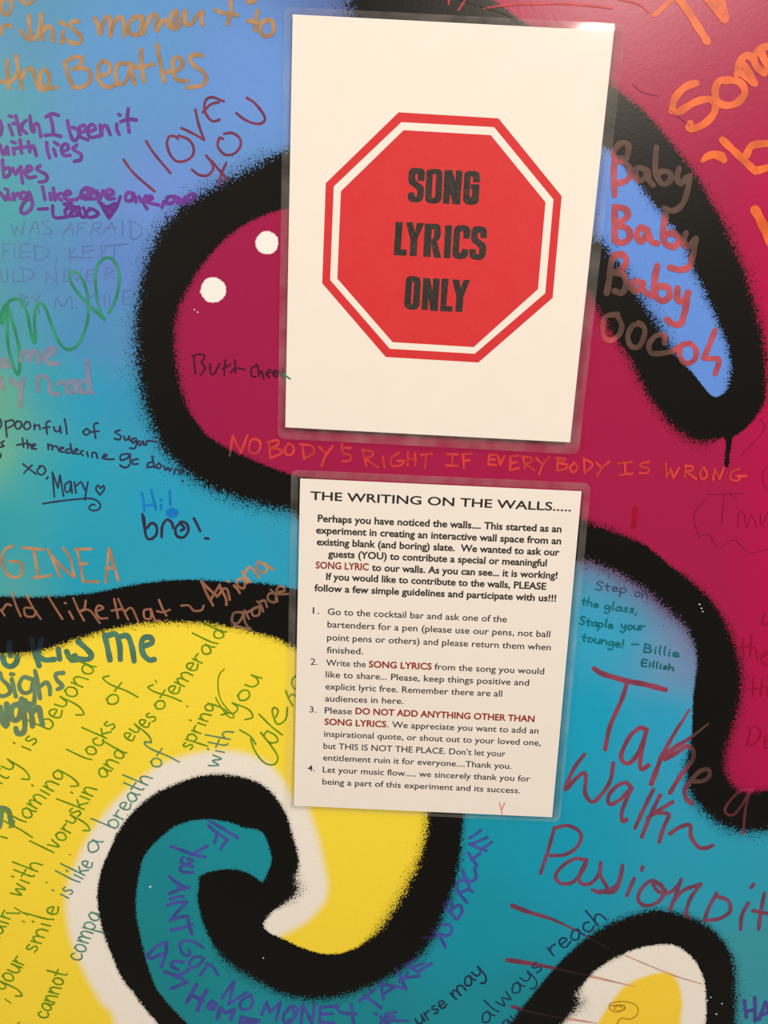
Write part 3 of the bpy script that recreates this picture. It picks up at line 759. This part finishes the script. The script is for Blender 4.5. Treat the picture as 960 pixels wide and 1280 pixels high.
writing('violet marker letters "HOME" at the bottom edge', VIO, 5.0, tr(V5,
    "345,1055 315,1110 290,1155;402,1088 372,1140 350,1200;310,1110 380,1145;432,1150 412,1180 438,1195 455,1165 432,1150;435,1160 435,1185;480,1188 465,1245;480,1188 512,1215;512,1215 560,1195;560,1195 542,1250;"
    "605,1240 590,1285;605,1243 700,1262;600,1265 680,1280"), opaque=.85)
writing('violet marker letters "HA" cut off by the right edge', (76, 56, 142), 4.6, tr(S_, "818,820 830,918;880,802 882,870 882,942;830,885 880,872;905,932 925,880 945,828;945,830 970,900;915,905 962,890"), opaque=.9)
BA, BAB = (184, 74, 76), (88, 62, 54)
X5 = (740, 300, 5.333); W5 = (740, 160, 5.333)
writing('coral marker word "Baby", first line', BA, 7.4, tr(W5,
    "230,205 242,150 240,110 195,100 150,145 148,195 205,205;150,215 145,300 150,450;165,215 220,232 258,285 235,345 160,372;365,285 310,265 288,300 310,350 350,335 370,290 378,345 405,380;"
    "428,130 420,230 425,310 470,375 520,350 515,300 465,290 435,312;580,270 565,330 590,372 630,330;650,320 635,420 600,510 540,552 480,535"), opaque=.97, on_black=BAB)
writing('coral marker word "Baby", second line', BA, 8.0, tr(W5,
    "150,525 150,640 150,752;150,525 220,540 235,590 160,647;160,647 235,670 250,730 200,765 150,748;370,680 320,665 298,720 330,755 370,695;370,695 395,755 435,770;490,580 475,680 485,765 550,790 578,740 535,700 480,720;"
    "625,700 610,755 640,790 690,740;690,740 670,850 650,920 590,945 520,930"), opaque=.97, on_black=BAB)
writing('coral marker word "Baby", third line', BA, 8.0, tr(X5,
    "150,100 128,150 118,240 98,352;140,108 200,95 228,140 195,198 140,215;145,215 205,232 228,290 200,352 150,340;340,290 290,275 260,310 290,345 330,305;330,305 355,350 400,372;435,170 420,250 415,350 460,405 512,380 508,320 455,308 425,330;"
    "570,320 568,390 605,410 640,355;640,350 620,470 590,555 540,560 500,530"), opaque=.97, on_black=BAB)
writing('coral marker word "ooooh" on the lower end of the loop', BA, 6.6, tr(X5,
    "170,495 95,510 72,580 82,650 130,668 180,630 198,570 170,510;330,560 270,572 238,640 258,705 308,712 342,655 350,590 310,552;480,690 482,640 432,635 382,690 390,750 450,757 540,740 570,715;"
    "640,690 598,702 582,760 620,822 682,798 692,730 650,685;820,600 790,680 745,785;745,785 790,790 835,790 845,815 820,892"), opaque=.97, on_black=BAB)
OR2 = (232, 104, 44)
Y5 = (800, 0, 6); Z5 = (820, 80, 5.333)
writing('bright orange marker letter "T" at the top edge', OR2, 9.8, [np.c_[q, np.full(len(q), 5.5)] for q in tr(Y5, "245,-10 180,50 108,115")] + tr(Y5, "285,-15 380,120 500,310"), opaque=.94)
writing('orange marker letter at the top edge right of the T', OR2, 9.5, tr(Y5, "500,-10 560,60 632,150;600,-10 625,60 640,140;550,-10 610,70"), opaque=.8)
writing('orange marker word "Som" by the right edge', OR2, 9.2, tr(Z5,
    "265,130 200,150 130,220 105,310;105,310 150,320 250,260 340,235 390,260 385,330 320,400 250,430 218,425 228,395;480,110 420,115 392,180 410,250 470,278 545,255 590,190 560,125 480,105") + tr(Y5,
    "725,560 750,460 800,415 840,440;745,545 790,570 850,625;760,470 800,520 860,630;850,440 870,500 930,550;855,420 900,370 965,345;900,380 940,470 970,520"), opaque=.9)
writing('orange marker apostrophe and letter "b" by the right edge', OR2, 9.4, [np.c_[q, np.array([5, 9, 11, 12, 8])[:len(q)]] for q in tr(Z5, "308,645 345,615 390,605 435,620 452,640")] + tr(Z5,
    "442,508 560,620 660,715;660,715 750,690;600,610 640,545 750,530"), opaque=.95)
writing('bright orange marker stroke leaving the right edge', OR2, 12, tr(Z5, "660,975 700,1050 770,1200"), opaque=.95)
writing('red marker stroke and ticks above the upper sheet', (206, 56, 66), 2.6, tr((400, 0, 2.286), "368,-8 368,12;415,0 395,30;468,25 530,15 600,12 720,12 835,24;855,-2 910,12 940,34"), opaque=.85, on_black=(170, 44, 46))
writing('short red marker dab right of the lower sheet', (158, 10, 34), 6.2, tr((680, 300, 3.2), "365,1075 362,1110 357,1148"), opaque=.9)
writing('thin dark pen speech bubble on the magenta', (132, 16, 58), 1.0, tr((680, 300, 3.2),
    "655,1018 800,1012;720,1020 710,1140;745,1018 775,1035;775,1150 780,1090 800,1095 810,1150 830,1100 850,1150;865,1095 870,1140 895,1090;655,1030 600,1100 620,1190;620,1185 660,1180 700,1230 760,1200 820,1250 900,1235;"
    "865,715 880,760 790,860;900,900 875,930 880,980 910,1000"), opaque=.8)
writing('faint dark red pen words by the right edge', (148, 8, 44), 2.0, tr((860, 600, 3.56),
    "342,590 330,640 360,640;245,700 248,795;212,748 275,740;282,690 275,790;280,755 300,742 308,797;330,790 356,770 345,760 325,790 340,822 360,815;290,880 288,962;265,932 330,925;330,885 322,962;325,925 350,920 356,962;"
    "280,1100 262,1180;262,1103 310,1100 322,1140 285,1180 262,1182;345,1140 340,1192;340,1192 360,1190;340,1140 362,1138;340,1165 358,1162"), opaque=.7)
DD = (710, 700, 6.4)


def dw(t, x0_, y0_, x1_, y1_, xh_, sl=0):
    return word(t, DD[0] + x0_ / 6.4, DD[1] + y0_ / 6.4, DD[0] + x1_ / 6.4, DD[1] + y1_ / 6.4, xh_, sl)


BG = (14, 104, 112)
writing('dark pen words "Step on" in the purple haze', (66, 58, 96), 1.5, dw('Step', 212, 235, 480, 262, 5.5) + dw('on', 525, 288, 645, 312, 6), opaque=.9, on_black=(16, 12, 20))
writing('dark green pen words "the glass,"', BG, 1.9, dw('the', 105, 352, 245, 385, 5) + dw('glass,', 285, 392, 565, 428, 5.2))
writing('dark green pen words "Staple your"', BG, 1.9, dw('Staple', 85, 512, 365, 548, 5.2) + dw('your', 420, 548, 615, 562, 5.4))
writing('dark green pen word "tounge!"', BG, 1.9, dw('tounge!', 108, 645, 450, 705, 5.6))
writing('dark green pen name after a dash', BG, 2.0, dw('-', 500, 698, 585, 700, 5) + dw('Billie', 600, 735, 895, 778, 5.2))
writing('dark green pen surname under it', (12, 96, 92), 2.0, dw('Eillish', 585, 842, 855, 885, 3.8))
writing('hairline cracks in the paint at the top right', (96, 26, 54), .9, tr((680, 0, 3.4286), "380,362 420,395 490,412;530,465 600,520 625,540") + tr((400, 0, 2.286), "400,0 470,22 530,42 570,70;70,5 100,35 130,50"), opaque=.7, on_black=(30, 26, 26), name='paint_crack')
writing('tiny pale paint flecks on the black and teal', (235, 232, 226), 1.4, [np.array(p, float) for p in ([(874, 755), (874.6, 755.4)], [(876.5, 760), (877, 760.4)], [(878, 764), (878.5, 764.5)], [(187, 1109), (189, 1107.5)],
    [(329, 1197), (329.5, 1197.4)], [(895, 1267), (895.8, 1267.5)], [(902, 1254), (902.5, 1254.5)], [(888, 1246), (888.6, 1246.4)], [(247, 390), (247.5, 390.3)], [(243, 387), (243.4, 387.4)], [(884, 1250), (884.5, 1250.5)])], opaque=1, on_black=(225, 222, 216), name='paint_fleck')

# ------------------------------------------------------------------ laminated sheets
PAPER, N_, L_, b_ = material('paper', alb((250, 232, 214)) * 1.0, .75, .25)
tcn = N_.new('ShaderNodeTexCoord'); nz = N_.new('ShaderNodeTexNoise'); nz.inputs['Scale'].default_value = 60; nz.inputs['Detail'].default_value = 4
mr = N_.new('ShaderNodeMapRange'); mr.inputs['To Min'].default_value = .97; mr.inputs['To Max'].default_value = 1.02
sc_ = N_.new('ShaderNodeVectorMath'); sc_.operation = 'SCALE'; sc_.inputs[0].default_value = (.82, .80, .775)
L_.new(tcn.outputs['Object'], nz.inputs['Vector']); L_.new(nz.outputs['Fac'], mr.inputs['Value']); L_.new(mr.outputs[0], sc_.inputs['Scale']); L_.new(sc_.outputs[0], b_.inputs['Base Color'])


def printed(name, col, wear=0.0, wcol=(60, 40, 34)):
    M, N, L, b = material(name, alb(col), .6, .3)
    if wear:
        t = N.new('ShaderNodeTexCoord')
        n1 = N.new('ShaderNodeTexNoise'); n1.inputs['Scale'].default_value = 420; n1.inputs['Detail'].default_value = 5; n1.inputs['Roughness'].default_value = .75
        r = N.new('ShaderNodeMapRange'); r.inputs['From Min'].default_value = .50; r.inputs['From Max'].default_value = .72; r.inputs['To Max'].default_value = wear
        x = N.new('ShaderNodeMix'); x.data_type = 'RGBA'
        x.inputs[6].default_value = (*[float(v) for v in alb(col)], 1); x.inputs[7].default_value = (*[float(v) for v in alb(wcol)], 1)
        L.new(t.outputs['Object'], n1.inputs['Vector']); L.new(n1.outputs['Fac'], r.inputs['Value']); L.new(r.outputs[0], x.inputs['Factor']); L.new(x.outputs[2], b.inputs['Base Color'])
    return M


RED = printed('red_print', (218, 34, 40), .35, (232, 62, 62))
BLK = printed('worn_black_print', (26, 22, 20), .8, (92, 66, 52))
TXT = printed('black_print', (24, 21, 20))
DRED = printed('dark_red_print', (150, 22, 24))

# clear laminating film: thin, see-through, glossy, faintly milky
LAM = bpy.data.materials.new('laminate_film')
LAM.use_nodes = True
nt = LAM.node_tree; nt.nodes.clear()
out_ = nt.nodes.new('ShaderNodeOutputMaterial')
tp = nt.nodes.new('ShaderNodeBsdfTransparent'); tp.inputs[0].default_value = (.985, .985, .98, 1)
df = nt.nodes.new('ShaderNodeBsdfDiffuse'); df.inputs[0].default_value = (.7, .68, .66, 1)
gl = nt.nodes.new('ShaderNodeBsdfGlossy'); gl.inputs['Roughness'].default_value = .06
fr = nt.nodes.new('ShaderNodeFresnel'); fr.inputs[0].default_value = 1.45
m1 = nt.nodes.new('ShaderNodeMixShader'); m2 = nt.nodes.new('ShaderNodeMixShader')
tcl = nt.nodes.new('ShaderNodeTexCoord'); nl = nt.nodes.new('ShaderNodeTexNoise'); nl.inputs['Scale'].default_value = 55; nl.inputs['Detail'].default_value = 2
ml = nt.nodes.new('ShaderNodeMapRange'); ml.inputs['From Min'].default_value = .3; ml.inputs['From Max'].default_value = .7; ml.inputs['To Min'].default_value = .03; ml.inputs['To Max'].default_value = .13
nt.links.new(tcl.outputs['Object'], nl.inputs['Vector']); nt.links.new(nl.outputs['Fac'], ml.inputs['Value'])
nt.links.new(tp.outputs[0], m1.inputs[1]); nt.links.new(df.outputs[0], m1.inputs[2])
ge = nt.nodes.new('ShaderNodeNewGeometry')
def mt(op, a, c):
    n = nt.nodes.new('ShaderNodeMath'); n.operation = op
    for i, v in enumerate((a, c)):
        if isinstance(v, (int, float)):
            n.inputs[i].default_value = v
        else:
            nt.links.new(v, n.inputs[i])
    return n.outputs[0]
front = mt('SUBTRACT', 1.0, ge.outputs['Backfacing'])
hz = mt('MULTIPLY', front, ml.outputs[0])
nt.links.new(hz, m1.inputs[0]); nt.links.new(mt('MULTIPLY', front, fr.outputs[0]), m2.inputs[0]); nt.links.new(m1.outputs[0], m2.inputs[1]); nt.links.new(gl.outputs[0], m2.inputs[2])
nt.links.new(m2.outputs[0], out_.inputs[0])
LAMC = LAM.copy(); LAMC.name = 'laminate_over_paper'
for n_ in LAMC.node_tree.nodes:
    if n_.type == 'MAP_RANGE':
        n_.inputs['To Min'].default_value = .002; n_.inputs['To Max'].default_value = .012
PAD, *_ = material('foam_pad', (.7, .7, .68), .9)


class Sheet:
    """a laminated sheet held a few millimetres off the wall; u, v in 0..1 over the paper (v down)"""
    def __init__(self, name, label, group, corners, rim, gap):
        self.q = [unproj(c)[0] for c in corners]           # TL TR BR BL on the wall plane
        self.rim = rim                                     # film margin beyond the paper, metres: left, right, top, bottom
        self.gap = gap
        c = sum(self.q) / 4
        self.root = bpy.data.objects.new(name, None)
        self.root.empty_display_size = .02
        self.root.location = (c[0], 0, c[1] + Z0)
        COL.objects.link(self.root)
        self.root['label'] = label
        self.root['category'] = 'sign'
        self.root['group'] = group
        self.c = c

    def pt(self, u, v, lift=0.0):                          # paper coords -> local point of the root
        a = self.q[0] * (1 - u) + self.q[1] * u
        b = self.q[3] * (1 - u) + self.q[2] * u
        p = a * (1 - v) + b * v
        h = self.gap(u, v) + lift
        f = 1 - h / cc[2] * 1.0                            # sheets sit in front of the wall: slightly nearer, hence slightly smaller
        p = np.array([cc[0], cc[1]]) + (p - np.array([cc[0], cc[1]])) * f
        return (p[0] - self.c[0], -h, p[1] - self.c[1])

    def uv(self, px):                                      # traced photo point -> paper coords
        p = unproj(px)
        u = np.full(len(p), .5); v = np.full(len(p), .5)
        q = self.q
        for _ in range(12):
            a = q[0] + np.outer(u, q[1] - q[0]); b = q[3] + np.outer(u, q[2] - q[3])
            f = a * (1 - v)[:, None] + b * v[:, None] - p
            du = (1 - v)[:, None] * (q[1] - q[0]) + v[:, None] * (q[2] - q[3]); dv = b - a
            det = du[:, 0] * dv[:, 1] - du[:, 1] * dv[:, 0]
            u = u - (f[:, 0] * dv[:, 1] - f[:, 1] * dv[:, 0]) / det
            v = v - (du[:, 0] * f[:, 1] - du[:, 1] * f[:, 0]) / det
        return u, v

    def uv_local(self, c):
        p = np.array([c[0] + self.c[0], c[2] + self.c[1]])
        p = cc[:2] + (p - cc[:2]) / (1 + c[1] / cc[2])
        u, v = self.uv(proj(p[None, :]))
        return u[0], v[0]

    def slab(self, name, mat, u0, u1, v0, v1, l0, l1, parent, rad=0.0, n=26):
        """thin curved slab, optional rounded corners, between lifts l0 (back) and l1 (front)"""
        us = np.linspace(u0, u1, n + 1); vs = np.linspace(v0, v1, n + 1)
        V, Fc = [], []

        def warp(u, v):
            if rad:
                W_, H_ = .2159, .2794
                cx = min(max(u, u0 + rad / W_), u1 - rad / W_); cy = min(max(v, v0 + rad / H_), v1 - rad / H_)
                dx, dy = (u - cx) * W_, (v - cy) * H_
                d = math.hypot(dx, dy)
                if dx and dy and d > 1e-9:
                    k = max(abs(dx), abs(dy)) / d
                    u, v = cx + dx * k / W_, cy + dy * k / H_
            return u, v
        if rad:
            e = [0, .25, .5, .75]
            W_, H_ = rad / .2159, rad / .2794
            us = np.array([u0 + W_ * k for k in e] + list(np.linspace(u0 + W_, u1 - W_, n - 5)) + [u1 - W_ * k for k in e[::-1]])
            vs = np.array([v0 + H_ * k for k in e] + list(np.linspace(v0 + H_, v1 - H_, n - 5)) + [v1 - H_ * k for k in e[::-1]])
        if rad:
            us = np.array(sorted(set(np.round(list(us) + [0., 1.], 6)))); vs = np.array(sorted(set(np.round(list(vs) + [0., 1.], 6))))
        nu, nv = len(us), len(vs)
        for l in (l1, l0):
            for v in vs:
                for u in us:
                    a, b = warp(u, v)
                    V.append(self.pt(a, b, l))
        K = nu * nv
        for j in range(nv - 1):
            for i in range(nu - 1):
                a = j * nu + i
                Fc.append((a, a + nu, a + nu + 1, a + 1))
                Fc.append((K + a, K + a + 1, K + a + nu + 1, K + a + nu))
        for i in range(nu - 1):
            Fc.append((i, i + 1, K + i + 1, K + i)); k = (nv - 1) * nu + i
            Fc.append((k + 1, k, K + k, K + k + 1))
        for j in range(nv - 1):
            a = j * nu
            Fc.append((a + nu, a, K + a, K + a + nu)); b = a + nu - 1
            Fc.append((b, b + nu, K + b + nu, K + b))
        return new_mesh_obj(name, V, Fc, mat, parent, smooth=False)

    def flat(self, name, mat, polys, parent, lift, label=None):
        """flat print: filled outlines (with holes) given in paper coords"""
        cu = bpy.data.curves.new(name, 'CURVE'); cu.dimensions = '2D'; cu.fill_mode = 'BOTH'
        for P in polys:
            sp = cu.splines.new('POLY'); sp.points.add(len(P) - 1); sp.use_cyclic_u = True
            for i, (a, b) in enumerate(P):
                sp.points[i].co = (a, -b, 0, 1)
        t = bpy.data.objects.new('tmp', cu)
        me = bpy.data.meshes.new_from_object(t)
        bpy.data.objects.remove(t)
        vs = [v.co.copy() for v in me.vertices]
        fs = [tuple(reversed(p.vertices)) if p.normal.z < 0 else tuple(p.vertices) for p in me.polygons]
        o = new_mesh_obj(name, [self.pt(v.x, -v.y, lift) for v in vs], fs, mat, parent)
        if label:
            o['label'] = label
        return o


s1 = Sheet('laminated_sign', 'upper laminated white sheet with a red octagon reading SONG LYRICS ONLY', 'laminated sheets on the painted wall',
           [(365.8, 17.9), (767.5, 38.7), (712.6, 552.9), (356.6, 534.1)], (.0058, .0075, .0045, .0088), lambda u, v: .0028 + .0030 * v - .00037 * max(0, -v) / .03 - .0007 * max(0, u - 1) / .03)
s2 = Sheet('laminated_sign', 'lower laminated white sheet headed THE WRITING ON THE WALLS with numbered guidelines', 'laminated sheets on the painted wall',
           [(375.2, 598), (727, 614), (690.2, 1021.6), (367.2, 1007.2)], (.007, .0068, .0065, .0042), lambda u, v: .0028 + .0032 * v - .0008 * max(0, -v) / .03 + .0002 * u)
PW, PH = .2159, .2794
for s in (s1, s2):
    l, r, t, b = s.rim
    s.paper = s.slab('paper', PAPER, 0, 1, 0, 1, -.00005, .00005, s.root, n=20)
    s.film = s.slab('laminate_film', LAM, -l / PW, 1 + r / PW, -t / PH, 1 + b / PH, -.00022, .00022, s.root, rad=.0055)
    s.film.data.materials.append(LAMC)
    for p_ in s.film.data.polygons:                     # the film is bonded clear over the paper, slightly milky in the rim
        c_ = p_.center
        uu, vv = s.uv_local(c_)
        p_.material_index = 1 if -.004 < uu < 1.004 and -.003 < vv < 1.003 else 0
    for (u, v) in ((.12, .08), (.88, .08), (.12, .92), (.88, .92)):
        h = s.gap(u, v)
        x, _, z = s.pt(u, v)
        e = .008
        V = [(x + a * e, y_, z + c * e) for y_ in (0.0, -(h - .00025)) for a, c in ((-1, -1), (1, -1), (1, 1), (-1, 1))]
        new_mesh_obj('adhesive_pad', V, [(0, 3, 2, 1), (4, 5, 6, 7), (0, 1, 5, 4), (1, 2, 6, 5), (2, 3, 7, 6), (3, 0, 4, 7)], PAD, s.root)
PR1 = .00009
PR2 = .00013

# ---- upper sheet: octagon and worn capitals
OC = (390, 130, 2.909)


def uvs(s, crop, txt):
    res = []
    for P in tr(crop, txt):
        u, v = s.uv(P)
        res.append(list(zip(u, v)))
    return res


s1.flat('octagon_border', RED, uvs(s1, OC, "315,30 678,52 908,335 875,705 605,940 268,920 37,652 50,288;325,66 662,84 878,347 848,688 592,908 283,890 66,640 79,300"), s1.paper, PR1, 'red outer border of the octagon')
s1.flat('octagon_face', RED, uvs(s1, OC, "333,95 650,113 849,357 822,673 588,884 293,866 92,635 105,317"), s1.paper, PR1, 'red octagon behind the words')
LC = (480, 190, 5.818)
LET = {
 'S': "205,118 235,114 265,116 290,128 298,150 294,212 244,210 247,168 240,158 230,160 226,180 228,205 285,248 292,275 286,335 270,358 240,368 200,365 178,350 172,325 175,295 222,292 222,318 232,328 240,318 243,290 236,270 185,232 176,205 180,145 188,128",
 'O': "330,125 365,122 395,124 418,136 427,160 418,340 405,365 380,376 330,374 305,360 299,335 308,150 315,133;362,160 354,170 347,325 353,335 365,335 372,325 378,170 374,160",
 'N': "440,130 497,131 520,215 522,133 572,136 553,383 498,380 480,295 476,378 428,375",
 'G': "605,140 635,136 665,138 690,150 699,175 697,222 647,220 648,185 640,175 630,180 622,320 628,330 638,325 642,270 630,268 633,233 696,234 688,360 670,378 645,386 620,385 590,375 574,350 583,165 590,150",
 'L': "85,508 137,510 122,708 166,710 163,755 70,750",
 'Y': "160,510 210,512 224,580 240,515 293,517 243,635 238,757 186,757 192,640",
 'R': "295,520 390,522 410,538 414,600 402,635 385,648 415,770 362,768 345,665 338,765 285,762;348,560 343,632 355,632 362,620 365,570 360,560",
 'I': "445,533 496,533 482,773 433,772",
 'C': "540,533 570,530 600,535 622,550 628,575 622,632 575,630 578,585 570,573 560,578 553,585 545,720 552,738 562,730 566,705 615,708 610,755 590,775 545,780 510,770 496,745 508,565 520,543",
 'S.': "665,540 695,538 720,543 745,558 750,580 747,628 700,626 702,595 692,585 682,592 680,625 735,665 745,690 738,755 720,778 690,787 645,780 625,765 620,740 622,705 668,707 668,735 680,747 692,738 693,705 685,690 640,655 632,625 636,565 648,548",
 'O.': "180,905 210,902 240,905 262,920 268,945 258,1120 240,1142 210,1148 180,1145 155,1130 146,1105 158,935 165,915;212,940 204,950 196,1095 202,1106 210,1100 218,950",
 'N.': "285,915 335,917 352,1010 357,918 407,920 390,1158 338,1155 322,1060 318,1150 272,1148",
 'L.': "420,920 470,922 452,1120 500,1122 496,1162 408,1158",
 'Y.': "495,925 548,928 560,990 578,930 626,932 578,1050 570,1163 518,1162 526,1050"}
for key, tx in LET.items():
    s1.flat('printed_letter', BLK, uvs(s1, LC, tx), s1.paper, PR2)

# ---- lower sheet: printed lines, each fitted to its traced base line
T1, T2 = (350, 580, 2.4), (350, 800, 2.4)


def text_mesh(txt, bold):
    cu = bpy.data.curves.new('t', 'FONT')
    cu.body = txt
    cu.size = 1
    cu.offset = bold
    cu.resolution_u = 3
    t = bpy.data.objects.new('tmp', cu)
    me = bpy.data.meshes.new_from_object(t)
    bpy.data.objects.remove(t)
    vs = np.array([(v.co.x, v.co.y) for v in me.vertices])
    fs = [tuple(reversed(p.vertices)) if p.normal.z < 0 else tuple(p.vertices) for p in me.polygons]
    bpy.data.meshes.remove(me)
    return vs, fs


def line(txt, crop, x0_, y0_, x1_, y1_, cap, bold=0.0, mat=None, label=None, name='printed_line'):
    P0, P1 = (crop[0] + x0_ / crop[2], crop[1] + y0_ / crop[2]), (crop[0] + x1_ / crop[2], crop[1] + y1_ / crop[2])
    (ua, ub), (va, vb) = s2.uv(np.array([P0, P1]))
    a = np.array([ua * PW, -va * PH]); b = np.array([ub * PW, -vb * PH])
    vs, fs = text_mesh(txt, bold)
    ex = (b - a) / np.linalg.norm(b - a)
    ey = np.array([-ex[1], ex[0]])
    sx = np.linalg.norm(b - a) / (vs[:, 0].max() - vs[:, 0].min())
    sy = cap / .70
    p = a + np.outer((vs[:, 0] - vs[:, 0].min()) * sx, ex) + np.outer(vs[:, 1] * sy, ey)
    V = [s2.pt(x / PW, -y / PH, PR1) for x, y in p]
    o = new_mesh_obj(name, V, fs, mat or TXT, s2.paper)
    if label:
        o['label'] = label


CB, CR, CT = .0056, .0055, .0066
line('THE WRITING ON THE WALLS.....', T1, 91, 107, 873, 142, CT, .018, name='printed_heading')
BD = .029
for tx, x0_, y0_, x1_, y1_ in (
        ('Perhaps you have noticed the walls.... This started as an', 113, 173, 844, 205),
        ('experiment in creating an interactive wall space from an', 108, 208, 843, 241),
        ('existing blank (and boring) slate.  We wanted to ask our', 110, 243, 838, 275),
        ('guests (YOU) to contribute a special or meaningful', 144, 279, 800, 307),
        ('to our walls. As you can see... it is working!', 275, 320, 832, 344),
        ('If you would like to contribute to the walls, PLEASE', 138, 347, 798, 377),
        ('follow a few simple guidelines and participate with us!!!', 103, 381, 828, 413)):
    line(tx, T1, x0_, y0_, x1_, y1_, CB, BD)
line('SONG LYRIC', T1, 107, 313, 266, 319, CB, BD, DRED, 'dark red printed words SONG LYRIC')
for tx, x0_, y0_, x1_, y1_ in (('1.', 98, 449, 118, 450), ('Go to the cocktail bar and ask one of the', 143, 452, 680, 475),
                               ('bartenders for a pen (please use our pens, not ball', 142, 490, 810, 520),
                               ('point pens or others) and please return them when', 141, 529, 812, 559), ('finished.', 140, 567, 249, 571)):
    line(tx, T1, x0_, y0_, x1_, y1_, CR, .004 if len(tx) < 3 else .011)
for tx, x0_, y0_, x1_, y1_ in (('2.', 91, 74, 113, 75), ('Write the', 138, 77, 257, 82), ('from the song you would', 463, 89, 792, 103), ('like to share... Please, keep things positive and', 137, 112, 747, 137),
                               ('explicit lyric free. Remember there are all', 136, 148, 666, 170), ('audiences in here.', 135, 184, 370, 192), ('3.', 88, 217, 109, 218), ('Please', 134, 220, 216, 223),
                               ('. We appreciate you want to add an', 322, 262, 775, 281), ('inspirational quote, or shout out to your loved one,', 132, 290, 782, 317),
                               ('but THIS IS NOT THE PLACE. Don\u2019t let your', 130, 326, 676, 350), ('entitlement ruin it for everyone....Thank you.', 129, 361, 694, 387),
                               ('4.', 83, 393, 104, 394), ('Let your music flow..... we sincerely thank you for', 128, 397, 750, 425), ('being a part of this experiment and its success.', 127, 433, 720, 460)):
    line(tx, T2, x0_, y0_, x1_, y1_, CR, .004 if len(tx) < 3 else .011)
for tx, x0_, y0_, x1_, y1_ in (('SONG LYRICS', 266, 82, 455, 89), ('DO NOT ADD ANYTHING OTHER THAN', 226, 222, 763, 246), ('SONG LYRICS', 133, 254, 319, 262)):
    line(tx, T2, x0_, y0_, x1_, y1_, CB, BD, DRED, 'dark red bold printed words ' + tx)


def film_mark(s, label, col, width, strokes):
    V, Zs, Fc, U = ribbon(strokes, width)
    u, v = s.uv(V)
    verts = [s.pt(a, b, .00028 + z) for a, b, z in zip(u, v, Zs)]
    o = new_mesh_obj('marker_tick', verts, [tuple(f) for f in Fc], INK, s.film, np.tile(alb(col), (len(V), 1)))
    o['label'] = label


film_mark(s1, 'small green marker tick on the left edge of the film', (40, 140, 100), 2.2, [np.array([(355, 468), (359, 471), (362.5, 473.5)], float)])
film_mark(s2, 'tiny red pen mark near the bottom edge of the film', (226, 120, 110), 1.1, tr(T2, "658,488 663,505 666,522;674,488 666,508"))
